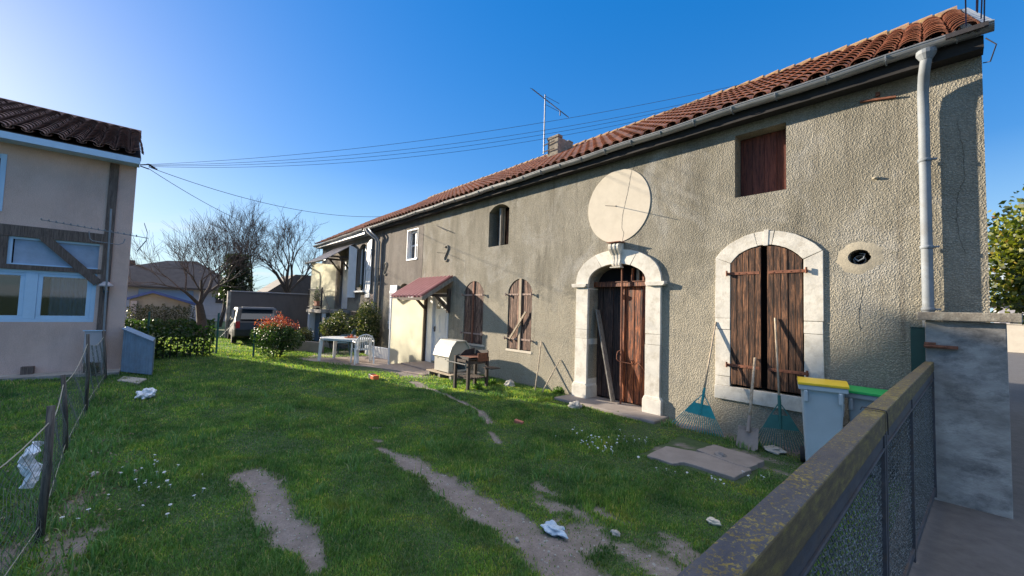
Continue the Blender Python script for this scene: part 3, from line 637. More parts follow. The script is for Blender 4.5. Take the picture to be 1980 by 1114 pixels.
# white shuttered window behind the porch
mb = MB(); mb.box(-13.4, -12.55, .16, .17, .95, 2.55); mb.build('pane', 'glass', barn)
for (a, b, t) in ((-13.96, -13.42, -.06), (-12.53, -12.0, -.06)):
    top = (lambda x: 2.50); mb = MB(); planks(mb, a, b, top, .90, t, .03, 5)
    sh = mb.build('white_shutter', 'white', barn); mb = MB()
    for z in (1.15, 2.25): mb.box(a+.01, b-.01, t-.025, t-.001, z-.05, z+.05)
    mb.beam((a+.08, t-.013, 1.2), (b-.08, t-.013, 2.2), .07, .02, (0, 1, 0)); mb.build('brace', 'white', sh)
# porch door
mb = MB(); mb.box(-11.05, -10.98, -.03, .15, .05, 2.19); mb.box(-10.17, -10.10, -.03, .15, .05, 2.19); mb.box(-10.98, -10.17, -.03, .15, 2.12, 2.19); mb.box(-11.32, -11.052, -.02, .0, .05, 2.14)
mb.build('door_frame', 'white', barn)
mb = MB(); mb.box(-10.98, -10.17, .05, .09, .06, 2.12); D = mb.build('white_door', 'white', barn)
mb = MB()
for (a, b, c, d_) in ((-10.88, -10.62, .2, .85), (-10.53, -10.27, .2, .85), (-10.88, -10.62, .98, 1.55), (-10.53, -10.27, .98, 1.55)):
    mb.box(a, b, .042, .05, c, d_); mb.box(a+.035, b-.035, .034, .042, c+.04, d_-.04)
mb.build('door_panel', 'white', D, bevel=.004)
mb = MB()
for k in range(5):
    a0 = math.pi*k/5+.06; a1 = math.pi*(k+1)/5-.06; poly = [(-10.575+r*math.cos(a), 1.70+r*.95*math.sin(a)) for r, a in ((.09, a0), (.28, a0), (.28, (a0+a1)/2), (.28, a1), (.09, a1))]
    mb.prism(poly, FW, .044, .05)
mb.build('fan_window', 'glass', D)
mb = MB(); mb.box(-10.93, -10.89, .02, .05, 1.0, 1.16); mb.tube([(-10.91, .03, 1.1), (-10.91, -.01, 1.1), (-10.80, -.01, 1.1)], .009, 6); mb.build('handle', 'iron', D)
# porch roof, brackets and cream side sheet ------------------------------------
AZ0, AZ1, AY = 2.66, 2.03, -1.0
def corrugated(x0, x1, y0, z0, y1, z1, pitch, amp, th=.012):
    mb = MB(); n = int((x1-x0)/pitch*8); vs = []; L = Vector((0, y1-y0, z1-z0)).normalized(); nn = Vector((0, -L.z, L.y)); nn = nn if nn.z > 0 else -nn
    for i in range(n+1):
        x = x0+(x1-x0)*i/n; ph = (i/8) % 1; k = amp*(1 if ph < .3 else (0 if .4 < ph < .95 else .5))
        for (yy, zz) in ((y0, z0), (y1, z1)):
            p = Vector((x, yy, zz))+nn*k; vs += [p, p-nn*th]
    fs = []
    for i in range(n): o = i*4; fs += [(o, o+4, o+6, o+2), (o+1, o+3, o+7, o+5), (o, o+1, o+5, o+4), (o+2, o+6, o+7, o+3)]
    fs += [(0, 2, 3, 1), (n*4, n*4+1, n*4+3, n*4+2)]; return mb.add(vs, fs)
porch_x0, porch_x1 = -11.85, -9.93
porch = barn
corrugated(porch_x0, porch_x1, -.0, AZ0, AY, AZ1, .213, .06).build('porch_roof', 'awn', porch)
for q in (porch_x1+.005, porch_x0-.005): mb = MB(); mb.beam((q, 0, AZ0-.06), (q, AY, AZ1-.06), .03, .10, (0, 0, 1)); mb.build('verge_board', 'greywood', porch)
mb = MB(); mb.box(porch_x0, porch_x1, AY-.0, AY+.04, AZ1-.09, AZ1-.015); mb.build('porch_beam', 'darktimber', porch); mb = MB(); mb.box(porch_x0, porch_x1, -.06, 0, AZ0-.12, AZ0-.03); mb.build('porch_beam', 'darktimber', porch)
for x in (-11.36, -10.06):
    mb = MB(); mb.box(x-.045, x+.045, -.09, -.001, (.02 if x < -11 else 1.6), 2.30); mb.beam((x, -.05, 2.10), (x, -.80, 2.10), .08, .08, (0, 0, 1)); mb.beam((x, -.05, 1.68), (x, -.48, 2.08), .07, .07, (1, 0, 0)); mb.build('bracket', 'darktimber', porch)
mb = MB(); mb.box(-11.42, -11.405, -1.17, -.10, .0, 1.98); mb.build('porch_screen', 'cream', porch)
mb = MB(); mb.box(-11.43, -11.395, -1.205, -1.171, -.02, 2.0); mb.box(-11.43, -11.395, -1.17, -.1, 1.981, 2.0); mb.build('screen_frame', 'white', porch)
mb = MB(); mb.box(-11.3, -9.9, -.85, -.02, -.05, .055); mb.build('doorstep', 'patio', porch, bevel=.01)
# disc, rods, anchors -----------------------------------------------------------
mb = MB(); c = Vector((-4.375, 3.80)); R_ = .70; prof = [(c.x+R_*.985*math.cos(a), c.y+R_*1.01*math.sin(a)) for a in [2*math.pi*k/64 for k in range(64)]]
mb.prism(prof, FW, -.012, .001); disc = mb.build('plaster_disc', 'disc', barn, bevel=.004)
mb = MB(); o_ = len(mb.v)
def crack2(mb, pts, r, y):
    P = [W(*p) for p in pts]; q = []
    for a, b in zip(P, P[1:]):
        n = max(2, int((b-a).length/.03))
        for k in range(n): v = a.lerp(b, k/n); q.append(Vector((v.x+random.uniform(-.006, .006), y, v.z)))
    q.append(Vector((P[-1].x, y, P[-1].z))); mb.tube(q, [r*random.uniform(.5, 1.1) for _ in q], 4)
crack2(mb, [(1222, 330), (1218, 352), (1213, 378), (1208, 400), (1204, 420), (1203, 440), (1207, 452), (1204, 467)], .0035, -.0125); mb.build('crack', 'crack', disc)
def rod(p, tip, name='wall_rod'):
    mb = MB(); mb.tube([p, tip], .006, 6); mb.blob((p[0], -.015, p[2]), (.014, .01, .014), 1); return mb
b0 = W(1192, 399); rod((b0.x, .0, b0.z), (-4.335, -.45, 3.715)).build('wall_rod', 'iron', barn)
for (px, py, nm) in ((864, 490, 1), (746, 520, 1)):
    c0 = W(px, py); mb = MB(); P = []
    for k in range(25):
        t = k/24; a = math.pi*1.35
        if t < .5: ang = math.pi*.95-(t/.5)*math.pi*1.25; P.append((c0.x+.085*math.cos(ang)+.005, -.02, c0.z+.155+.085*math.sin(ang)))
        else: ang = math.pi*.95-math.pi*1.25; t2 = (t-.5)/.5; an = math.pi*.7-(1-t2)*0+0; ang2 = math.pi*.7+t2*math.pi*1.25; P.append((c0.x-.01+.085*math.cos(ang2)-.0, -.02, c0.z-.155+.085*math.sin(ang2)))
    mb.tube(P, .019, 8); s_ = mb.build('wall_anchor', 'rope', barn, smooth=True)
    rod((c0.x, 0, c0.z), (c0.x+.02, -.36, c0.z-.02)).build('anchor_rod', 'iron', s_)
mb = MB(); a = W(845, 437); b = W(870, 447); mb.tube([(a.x, -.01, a.z), (b.x, -.10, b.z-.02)], .012, 6); mb.build('wall_hook', 'iron', barn)
# iron plate high on the right, pipe hole, mortar ring
a = W(1664, 198); b = W(1733, 189); mb = MB(); mb.beam((a.x, -.02, a.z), (b.x, -.03, b.z), .02, .035, (0, 1, 0)); mb.box((a.x+b.x)/2-.02, (a.x+b.x)/2+.02, -.03, .0, a.z+.01, a.z+.06); mb.build('iron_plate', 'rust', barn)
mb = MB(); rg = []; 
for k in range(26):
    a = 2*math.pi*k/26; r1 = random.uniform(.9, 1.12); rg.append((math.cos(a), math.sin(a), r1))
V_ = []; F_ = []
for (cx, sy, sc, y) in ((0, 1, .112, -.012), (0, 1, .15, -.010), (0, 1, .24, .001)):
    for (c_, s_, r1) in rg: V_.append((-.835+c_*sc*(r1 if sc > .12 else 1)*1.0, y, 2.545+s_*sc*.85*(r1 if sc > .12 else 1)))
for j in range(2):
    for k in range(26): F_.append((j*26+k, j*26+(k+1) % 26, (j+1)*26+(k+1) % 26, (j+1)*26+k))
mb.add(V_, F_); mb.build('mortar_ring', 'mortar', barn, smooth=True)
mb = MB(); prof = [(.055, -.30), (.055, .0), (.06, .005), (.064, 0), (.064, -.3)]; mt = Matrix.Rotation(math.radians(80), 3, 'X') @ Matrix.Identity(3)
mb.lathe(prof, (-.845, .09, 2.52), 20, mt); mb.tube([(-.89, .05, 2.54), (-.85, .03, 2.50), (-.80, .035, 2.53), (-.79, .06, 2.59), (-.84, .08, 2.60)], .009, 6); mb.build('broken_pipe', 'zincpipe', barn)
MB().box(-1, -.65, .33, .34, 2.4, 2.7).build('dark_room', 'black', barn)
mb = MB(); c0 = W(1693, 345); mb.blob((c0.x, -.02, c0.z), (.035, .03, .02), 1); mb.build('wall_stub', 'mortar', barn)
mb = MB(); c0 = W(873, 652); mb.prism([(c0.x+.16*math.cos(a), 1.0+.13*math.sin(a)) for a in [k*.52 for k in range(12)]], FW, -.006, 0); mb.build('render_patch', 'mortar', barn)
# roof ------------------------------------------------------------------------
def tiled(x0, x1, yE, zE, yR, zR, pitch, course, parent, mat, name='roof_tiles', swap=False, r=None, lift=.018):
    """canal tiles: rows of tapering half tubes over upturned pans; columns along x, running up from (yE,zE)"""
    up = Vector((0, yR-yE, zR-zE)); Ls = up.length; up.normalize(); nr = Vector((0, -up.z, up.y)); nr = nr if nr.z > 0 else -nr
    nc = int(round((x1-x0)/pitch)); pitch = (x1-x0)/nc; nk = int(math.ceil(Ls/course)); r = r or pitch*.36; VV = []; FF = []; seg = 7; cnt = 0
    for c in range(nc):
        for kind in (0, 1):
            xc = x0+(c+.5)*pitch+(pitch/2 if kind else 0)
            if kind and c == nc-1: continue
            for k in range(nk):
                s0 = k*course-(.05 if kind == 0 else .03)+random.uniform(-.006, .006); s1 = min(Ls+.0, (k+1)*course+.04); dx = random.uniform(-.006, .006); tw = random.uniform(-.004, .004)
                ra, rb = (r*1.12, r*.88) if kind == 0 else (r*.9, r*1.08)
                ring = []
                for (s, rr, lf) in ((s0, ra, lift+.012), (s1, rb, 0.0)):
                    for th in ((0, .014) if True else (0,)):
                        for j in range(seg+1):
                            a = math.pi*j/seg; q = rr+(th if kind == 0 else -th); q = q
                            u = q*math.cos(a); v = q*math.sin(a)*.66
                            if kind: v = -v+r*.38
                            else: v = v+r*.12
                            p = Vector((xc+dx+tw*s+u, yE, zE))+up*s+nr*(v+lf); ring.append(p)
                o = len(VV); VV += ring; m = seg+1
                for j in range(seg):
                    FF += [(o+m+j, o+m+j+1, o+3*m+j+1, o+3*m+j), (o+j, o+2*m+j, o+2*m+j+1, o+j+1), (o+j, o+j+1, o+m+j+1, o+m+j)]
                FF += [(o, o+m, o+3*m, o+2*m), (o+seg, o+2*m+seg, o+3*m+seg, o+m+seg)]
    mb = MB()
    if swap: VV = [swap(v) for v in VV]
    mb.add(VV, FF); return mb.build(name, mat, parent, smooth=False)
YE, ZE, YR, ZR = -.27, 4.872, 3.0, 6.83
tiled(-15.95, .20, YE, ZE, YR, ZR, .215, .33, barn, 'tile', swap=lambda v: Vector((v.x-.038*(v.y-YE)*max(0, min(1, (v.x+3)/3)), v.y, v.z)))
mb = MB()
for k in range(60):  # ridge tiles bedded in lichened mortar
    x = .06-k*.28; mb.tube([(x, YR+.02, ZR+.03+random.uniform(-.01, .012)), (x-.31, YR+.02, ZR+.02)], [.115, .10], 10)
    for q in range(3): mb.blob((x-random.uniform(0, .28), YR-.10+random.uniform(-.05, .03), ZR-.02+random.uniform(-.02, .02)), (.07, .05, .035), 1, .4, k*3+q)
mb.build('ridge_tiles', 'ridge', barn)
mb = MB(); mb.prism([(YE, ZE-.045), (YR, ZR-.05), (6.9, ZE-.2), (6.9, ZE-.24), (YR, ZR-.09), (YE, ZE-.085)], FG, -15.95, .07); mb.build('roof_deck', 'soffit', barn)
# whitish flashing on the verge
mb = MB(); up = Vector((0, YR-YE, ZR-ZE)).normalized(); mb.beam(Vector((.25, YE-.02, ZE+.0)), Vector((.135, YE, ZE+.02))+up*3.9, .07, .04, (0, 0, 1)); mb.build('verge_flashing', 'zincpipe', barn)
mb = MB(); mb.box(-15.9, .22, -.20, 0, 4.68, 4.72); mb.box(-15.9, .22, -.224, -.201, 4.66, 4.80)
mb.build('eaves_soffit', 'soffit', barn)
def gutter(x0, x1, y, z0, z1, parent, r=.068, n=60):
    mb = MB(); vs = []; fs = []; m = 11
    for i in range(n+1):
        x = x0+(x1-x0)*i/n; z = z0+(z1-z0)*i/n+.008*math.sin(i*.9)
        for rr in (r, r-.006):
            for j in range(m): a = math.pi+math.pi*j/(m-1); vs.append((x, y+rr*math.cos(a), z+rr*math.sin(a)))
    for i in range(n):
        o = i*2*m; p = o+2*m
        for j in range(m-1): fs += [(o+j, o+j+1, p+j+1, p+j), (o+m+j, p+m+j, p+m+j+1, o+m+j+1)]
        fs += [(o, p, p+m, o+m), (o+m-1, o+2*m-1, p+2*m-1, p+m-1)]
    for o in (0, n*2*m):
        fs += [(o+j, o+m+j, o+m+j+1, o+j+1) for j in range(m-1)]
    mb.add(vs, fs); mb.tube([(x0+(x1-x0)*i/n, y-r, z0+(z1-z0)*i/n+.008*math.sin(i*.9)) for i in range(n+1)], .011, 6)
    g = mb.build('gutter', 'zinc', parent, smooth=False)
    k = 0
    while x0+.3+k*.56 < x1:
        mb = MB(); x = x0+.3+k*.56; z = z0+(z1-z0)*(x-x0)/(x1-x0); k += 1
        mb.tube([(x, y+(r+.006)*math.cos(a), z+(r+.006)*math.sin(a)) for a in [math.pi+math.pi*j/8 for j in range(9)]], .008, 4); mb.build('gutter_bracket', 'zincpipe', g)
    return g
gutter(-15.95, .29, -.30, 4.80, 4.848, barn, r=.072)
def downpipe(x, pts, r, parent, mat='zincpipe', rings=()):
    mb = MB(); mb.tube(pts, r, 14, False); P = pts
    for z in rings: mb.lathe([(r+.001, z-.02), (r+.008, z-.018), (r+.008, z+.018), (r+.001, z+.02)], (P[-1][0], P[-1][1], 0), 14); mb.box(P[-1][0]+r, P[-1][0]+r+.05, P[-1][1]-.01, P[-1][1]+.01, z-.01, z+.01)
    return mb.build('downpipe', mat, parent, smooth=True)
downpipe(-.2, [(-.20, -.30, 4.80), (-.20, -.30, 4.70), (-.21, -.285, 4.64), (-.225, -.22, 4.55), (-.235, -.15, 4.45), (-.24, -.11, 4.36), (-.24, -.10, 4.2), (-.24, -.10, .02)], .05, barn, rings=(3.6, 2.6, 1.9))
mb = MB(); mb.lathe([(.05, 4.68), (.083, 4.74), (.086, 4.78), (.05, 4.80)], (-.20, -.30, 0), 16); mb.build('pipe_outlet', 'zincpipe', barn)
for k, z in enumerate((3.9, 3.28, 2.75)): pass
# pale shingle of cables clipped along the wall corner
mb = MB(); a = Vector((.08, -.40, 4.78)); 
for k in range(4): mb.blob((.02+.05*k, -.37, 4.84-.01*k), (.025, .03, .035), 1, .3, k)
mb.box(-.05, .25, -.40, -.375, 4.80, 4.85); mb.build('cable_clamp', 'iron', barn); mb = MB(); mb.tube([(.23, -.3, 4.72), (.30, -.3, 4.62), (.26, -.2, 4.50), (.215, -.1, 4.55)], .006, 5)
mb.build('cable_tail', 'iron', barn)
# chimney
cl = W(1064, 275, 2.2); chx0, chx1 = -7.93, -7.52
mb = MB(); mb.box(chx0, chx1, 1.75, 2.4, 5.9, 6.68); mb.box(chx0-.02, chx1+.02, 1.73, 1.92, 6.681, 6.76); mb.box(chx0+.1, chx1, 2.2, 2.42, 6.681, 6.73); ch = mb.build('chimney', 'capstone', barn, bevel=.015)
mb = MB(); mb.box(chx0+.08, chx1-.05, 1.96, 2.18, 6.64, 6.73, Matrix.Rotation(.15, 3, 'Y')); mb.build('chimney_pot', 'vinyl', ch)
mb = MB(); mb.tube([(chx0-.13, 1.7, 6.55), (chx0+.3, 1.7, 6.58)], .018, 6); mb.tube([(chx0-.13, 1.7, 6.36), (chx0+.3, 1.7, 6.36)], .018, 6); mb.build('strap', 'iron', ch)
an = thing('tv_antenna', 'thin rooftop antenna on a tall mast strapped to the chimney', 'antenna', (chx0-.10, 1.70, 6.3))
ax, ay = chx0-.10, 1.70; mb = MB(); mb.tube([(ax, ay, 6.3), (ax+.0, ay, 8.08)], .018, 8); mb.build('mast', 'zinc', an)
mb = MB(); A0 = W(1040, 178, 1.70); A1 = W(1088, 221, 1.70); A0 = Vector((A0.x, 1.45, A0.z)); A1 = Vector((A1.x, 1.95, A1.z)); mb.tube([A0, A1], .014, 6)
for k in range(9):
    p = A0.lerp(A1, .02+k*.06); mb.tube([p-Vector((-.06, .16, .05)), p+Vector((-.06, .16, .05))], .006, 4)
p = A0.lerp(A1, .55)
for dz in (-.12, .12): mb.tube([p+Vector((.02, -.3, dz)), p+Vector((.02, .3, dz))], .006, 4)
mb.tube([A0.lerp(A1, .78), A0.lerp(A1, .78)-Vector((0, 0, .14))], .016, 6); mb.build('aerial', 'iron', an)
# ---------------------------------------------------------------- far end of the row (upstairs door with landing)
anx = thing('terrace_house', 'far house of the row with upstairs landing, railing and white shutters', 'house', (-19, 0, 0))
aw_o = arch(-17.28, -16.36, 2.34, 4.05, 4.33, 10); ad_o = [(-19.35, 1.52), (-18.35, 1.52), (-18.35, 3.80), (-19.35, 3.80)]
slab_holes([(-22.2, -.3), (-15.905, -.3), (-15.905, 4.86), (-22.2, 4.86)], [aw_o, ad_o], FW, .008, .32).build('wall', 'stucco2', anx)
mb = MB(); mb.box(-22.2, -21.9, .321, 6.3, -.3, 4.86); mb.prism([(.33, 4.86), (6.2, 4.86), (3, 6.85)], FG, -22.15, -21.95); mb.build('side_wall', 'stucco2', anx)
MB().box(-22, -16, 1.2, 1.22, 0, 4.8).build('dark_partition', 'black', anx)
tiled(-22.32, -15.97, YE-.02, ZE-.06, YR, ZR-.08, .215, .33, anx, 'tile')
mb = MB(); mb.prism([(YE, ZE-.105), (YR, ZR-.13), (6.9, ZE-.3), (6.9, ZE-.34), (YR, ZR-.17), (YE, ZE-.145)], FG, -22.3, -15.96); mb.box(-22.3, -15.95, -.28, .0, 4.60, 4.64); mb.build('eaves_board', 'zincpipe', anx)
mb = MB(); mb.box(-22.32, -15.96, -.31, -.285, 4.60, 4.72); mb.build('fascia', 'white', anx)
gutter(-22.4, -15.98, -.35, 4.72, 4.79, anx, n=24)
downpipe(-15.9, [(-15.75, -.33, 4.76), (-15.6, -.32, 4.62), (-15.35, -.25, 4.48), (-15.2, -.15, 4.36), (-15.16, -.1, 4.2), (-15.16, -.1, .0)], .05, anx)
mb = MB(); mb.tube([(-15.5, -.32, 4.76), (-15.25, -.3, 4.58), (-15.02, -.2, 4.4), (-14.96, -.1, 4.2), (-14.96, -.1, .0)], .035, 10); mb.tube([(-14.85, -.03, 4.6), (-14.85, -.03, .2)], .012, 5); mb.build('downpipe', 'zinc', anx, smooth=True)
# window with white shutters folded out
mb = MB(); mb.box(-17.27, -16.37, .12, .17, 2.35, 2.42)
for x in (-17.27, -16.87, -16.43): mb.box(x, x+.06, .12, .17, 2.42, 4.25)
mb.build('window_frame', 'white', anx); MB().box(-17.25, -16.39, .15, .156, 2.4, 4.25).build('pane', 'glass', anx)
mb = MB(); mb.box(-17.36, -16.30, -.14, .1, 2.28, 2.34); mb.build('window_sill', 'white', anx)
def openshutter(x, ang, w, z0, z1, parent):
    R_ = Matrix.Rotation(ang, 3, 'Z'); mb = MB(); n = 5; v0 = len(mb.v)
    top = lambda u: z1-.16+.16*math.sin(math.pi*min(1, .5+.5*(1-u/w))) if True else z1
    planks(mb, 0, w, top, z0, 0, .03, 5)
    mb.v = [tuple(R_@Vector(p)+Vector((x, -.03, 0))) for p in mb.v]; s = parent and mb.build('white_shutter', 'white', parent)
    mb = MB(); mb.box(.02, w-.02, -.022, -.001, z0+.2, z0+.3); mb.box(.02, w-.02, -.022, -.001, z1-.5, z1-.4); mb.beam((.06, -.012, z0+.32), (w-.06, -.012, z1-.52), .08, .02, (0, 1, 0))
    mb.box(.02, w-.02, -.022, -.001, (z0+z1)/2-.05, (z0+z1)/2+.05)
    mb.v = [tuple(R_@Vector(p)+Vector((x, -.03, 0))) for p in mb.v]; mb.build('brace', 'white', s)
openshutter(-16.30, math.radians(-4), .52, 2.05, 4.42, anx); openshutter(-17.36, math.radians(180+40), .36, 2.05, 4.30, anx)
mb = MB(); mb.box(-19.35, -18.35, .10, .14, 1.55, 3.8); mb.build('door', 'white', anx)
# awning over the landing and the cream side sheet
corrugated(-20.3, -17.75, 0, 4.42, -1.2, 3.62, .19, .03).build('landing_roof', 'awngrey', anx)
mb = MB(); mb.box(-19.88, -19.865, -1.12, -.03, 1.50, 3.62); mb.build('landing_screen', 'cream', anx)
for x in (-19.2, -17.95):
    mb = MB(); mb.box(x-.04, x+.04, -.08, 0, 3.1, 3.95); mb.beam((x, -.05, 3.80), (x, -.9, 3.80), .07, .07); mb.beam((x, -.05, 3.2), (x, -.55, 3.77), .06, .06, (1, 0, 0)); mb.build('bracket', 'darktimber', anx)
gutter(-20.35, -17.7, -1.25, 3.60, 3.60, anx, r=.05, n=8)
mb = MB(); mb.tube([(-19.95, -1.25, 3.55), (-19.95, -1.2, 3.4), (-19.97, -.8, 3.2), (-19.97, -.75, 3.0), (-19.97, -.75, 1.5)], .035, 8); mb.build('downpipe', 'zincpipe', anx)
mb = MB(); mb.box(-20.0, -17.9, -1.22, 0, 1.36, 1.50); mb.build('landing', 'concrete', anx, bevel=.01)
mb = MB(); mb.box(-19.95, -19.7, -1.15, -.9, 0, 1.36); mb.box(-19.95, -19.9, -.9, 0, 0, 1.36); mb.build('landing_pillar', 'white', anx); mb = MB(); mb.box(-18.1, -17.95, -1.15, -1.0, 0, 1.36); mb.build('landing_pillar', 'white', anx)
mb = MB(); mb.box(-19.86, -19.83, -.88, -.1, .05, 1.3); mb.build('store_door', 'curtain', anx)
mb = MB()
for (a, b) in (((-19.95, -1.18), (-18.0, -1.18)), ((-19.95, -1.18), (-19.95, -.02))):
    n = 16 if a[0] != b[0] else 9
    for z in (1.60, 2.38): mb.tube([(a[0], a[1], z), (b[0], b[1], z)], .016, 6)
    for k in range(n+1): t = k/n; mb.tube([(a[0]+(b[0]-a[0])*t, a[1]+(b[1]-a[1])*t, 1.6), (a[0]+(b[0]-a[0])*t, a[1]+(b[1]-a[1])*t, 2.38)], .010, 4)
mb.tube([(-18.0, -1.18, .0), (-18.0, -1.18, 2.45)], .03, 8); mb.tube([(-18.0, -1.18, 2.38), (-16.2, -1.18, .9)], .018, 6); mb.build('railing', 'iron', anx)
mb = MB()
for k in range(8): mb.box(-17.9+.24*k, -17.9+.24*(k+1)-.002, -1.15, -.1, 0, 1.36-.17*(k+1)+.001*k)
mb.build('steps', 'concrete', anx)
mb = MB(); mb.box(-16.9, -16.0, -.35, -.28, 1.45, 1.50)
for k in range(10): mb.box(-16.9+.098*k, -16.88+.098*k, -.33, -.30, .9, 1.45)
mb.build('bar_grille', 'iron', anx)
mb = MB()
for k in range(40): mb.blob((random.uniform(-15.85, -15.35), -.02, random.uniform(1.1, 2.2)), (.09, .04, .07), 1, .4, k)
mb.build('rubble_patch', 'patio', anx)
def box_pot(name, label, x0, x1, y0, y1, z0, z1, mat='vinyl'):
    t = thing(name, label, 'planter', ((x0+x1)/2, (y0+y1)/2, z0)); mb = MB(); cx, cy = (x0+x1)/2, (y0+y1)/2
    mb.box(x0+.03, x1-.03, y0+.02, y1-.02, z0, z1-.03); mb.box(x0, x1, y0, y1, z1-.03, z1); mb.build('pot', mat, t); return t
leafs = {'green': [(0, (.010, .030, .008)), (.4, (.022, .058, .014)), (.8, (.045, .095, .022)), (1, (.09, .13, .035))],
 'varieg': [(0, (.015, .035, .010)), (.4, (.04, .07, .02)), (.7, (.10, .12, .04)), (.9, (.22, .20, .12)), (1, (.35, .33, .24))],
 'red': [(0, (.16, .02, .02)), (.5, (.36, .06, .055)), (1, (.45, .16, .11))], 'dull': [(0, (.02, .03, .012)), (.5, (.05, .06, .03)), (1, (.11, .10, .06))],
 'magn': [(0, (.014, .030, .008)), (.35, (.05, .075, .014)), (.6, (.16, .18, .025)), (.93, (.32, .32, .05)), (1, (.28, .12, .04))], 'conif': [(0, (.008, .018, .008)), (1, (.03, .05, .02))],
 'bright': [(0, (.03, .08, .01)), (.5, (.07, .16, .02)), (1, (.14, .24, .04))]}
for k, v in leafs.items(): M['leaf_'+k] = leafmat(k+' leaves', v, .4 if k != 'red' else .35)
def cloud(n, c, r, hollow=.45, lumps=6, seed=0, zmin=.02):
    g = np.random.default_rng(seed); pts = []; C0 = np.array(c); r = np.array(r)
    L = g.normal(size=(lumps, 3)); L /= np.linalg.norm(L, axis=1)[:, None]; L *= .45
    cs = C0+L*r; rs = g.uniform(.45, .75, lumps)
    k = g.integers(0, lumps, n); d = g.normal(size=(n, 3)); d /= np.linalg.norm(d, axis=1)[:, None]; q = g.uniform(hollow**3, 1, n)**(1/3)
    P = cs[k]+d*q[:, None]*rs[k][:, None]*r; P = P[P[:, 2] > zmin]; return P
def bush(name, label, cat, c, r, n, size, mat, seed, group=None, stems=7, extra=None):
    t = thing(name, label, cat, (c[0], c[1], 0), group); P = cloud(n, c, r, .4, 9, seed); leaves('foliage', P, size, 'leaf_'+mat, t, up=.2)
    mb = MB(); g = random.Random(seed)
    for k in range(stems):
        a = g.uniform(0, 6.28); e = Vector((c[0]+r[0]*.6*math.cos(a), c[1]+r[1]*.6*math.sin(a), c[2]+r[2]*g.uniform(0, .6))); b = Vector((c[0]+.1*math.cos(a), c[1]+.1*math.sin(a), -.02)); m_ = b.lerp(e, .5)+Vector((g.uniform(-.05, .05), g.uniform(-.05, .05), .05)); mb.tube([b, m_, e], [.02, .014, .006], 5)
    mb.build('stem', 'bark', t)
    if extra: extra(t)
    return t
t = box_pot('flower_box', 'dark planter of green shoots behind the landing railing', -19.6, -19.0, -1.10, -.92, 1.505, 1.68, 'iron')
leaves('plant', cloud(300, (-19.3, -1.0, 2.05), (.35, .15, .45), .3, 6, 4, 1.68), .09, 'leaf_bright', t)
t = box_pot('flower_box', 'red brown window box at the stair end of the landing', -18.35, -17.95, -1.40, -1.24, 1.66, 1.86); leaves('plant', cloud(60, (-18.15, -1.3, 1.9), (.2, .1, .12), .3, 4, 5, 1.8), .05, 'leaf_dull', t)
t = box_pot('flower_box', 'small dark box of purple blooms on the white shuttered window sill', -16.95, -16.55, -.13, -.02, 2.345, 2.46, 'iron'); leaves('plant', cloud(90, (-16.75, -.08, 2.52), (.2, .06, .1), .3, 4, 6, 2.4), .05, 'leaf_dull', t)

# ---------------------------------------------------------------- things against the facade
def rake(label, foot, top, wd, mat, yaw, hmat='polewood', fan=.52, group=None):
    foot = Vector(foot); top = Vector(top); ax = (top-foot).normalized(); t = thing('leaf_rake', label, 'rake', foot, group)
    sx = Matrix.Rotation(yaw, 3, 'Z')@Vector((1, 0, 0)); sx = (sx-ax*sx.dot(ax)).normalized(); nr = ax.cross(sx).normalized(); nr = nr if nr.y < 0 else -nr
    P = lambda u, s, d=0: foot+sx*u+ax*s+nr*d
    mb = MB(); mb.tube([P(0, fan*.72, .01), top], [.014, .012], 10); mb.build('handle', hmat, t, smooth=True)
    mb = MB(); mb.tube([P(0, fan*.45, .008), P(0, fan*.98, .012), P(0, fan+.1, .012)], [.012, .022, .018], 10)
    # solid web with two openings
    def web(pts, th=.006): mb.prism(pts, lambda p, d: P(p[0], p[1], d), -th/2, th/2)
    s1, s2, s3 = fan*.44, fan*.74, fan*.98
    fw = lambda s: wd/2*(1-(s/fan)*.92)*1.06
    web([(-fw(s1), s1), (fw(s1), s1), (fw(s2), s2), (-fw(s2), s2)])
    web([(-fw(s2), s2), (-fw(s2)+.022, s2), (-.008, s3), (-.022, s3)]); web([(fw(s2)-.022, s2), (fw(s2), s2), (.022, s3), (.008, s3)]); web([(-.014, s2), (.014, s2), (.012, s3), (-.012, s3)])
    mb.build('head', mat, t)
    mb = MB(); n = 21
    for k in range(n):
        u = (k/(n-1)*2-1); a = P(u*fw(s1)*.98, s1, .0); L_ = 1-.12*u*u; e = P(u*wd/2*1.02, s1*(1-L_)-.0, .012); e2 = P(u*wd/2*1.03, s1*(1-L_)-.005, -.03)
        mb.tube([a, e, e2], [.0062, .0045, .0035], 5)
    mb.build('tine', mat, t); return t
f1 = G(1357, 846); rake('teal plastic leaf rake with pale handle leaning left of the shuttered window', (-2.66, -.42, .02), (-2.545, -.03, 1.66), .70, 'teal', math.radians(25), 'polewood', .56)
rake('dark green leaf rake leaning against the right brown shutter beside the bin', (-1.60, -.32, .02), (-1.745, -.045, 1.75), .66, 'tealdark', math.radians(18), 'polewood', .60)
sh = thing('shovel', 'old shovel with rusty blade and long wooden handle between the two leaf rakes', 'shovel', (-1.93, -.62, 0))
fo = Vector((-1.93, -.60, .03)); tp = W(1460, 692, -.05); tp = Vector((tp.x, -.05, tp.z)); axv = (tp-fo).normalized()
mb = MB(); mb.tube([fo+axv*.22, tp], [.021, .017], 10); mb.build('handle', 'polewood', sh, smooth=True)
mb = MB(); sx = Vector((1, .1, 0)); sx = (sx-axv*sx.dot(axv)).normalized(); nr = axv.cross(sx).normalized(); rows = 7; cols = 7; vs = []; fs = []
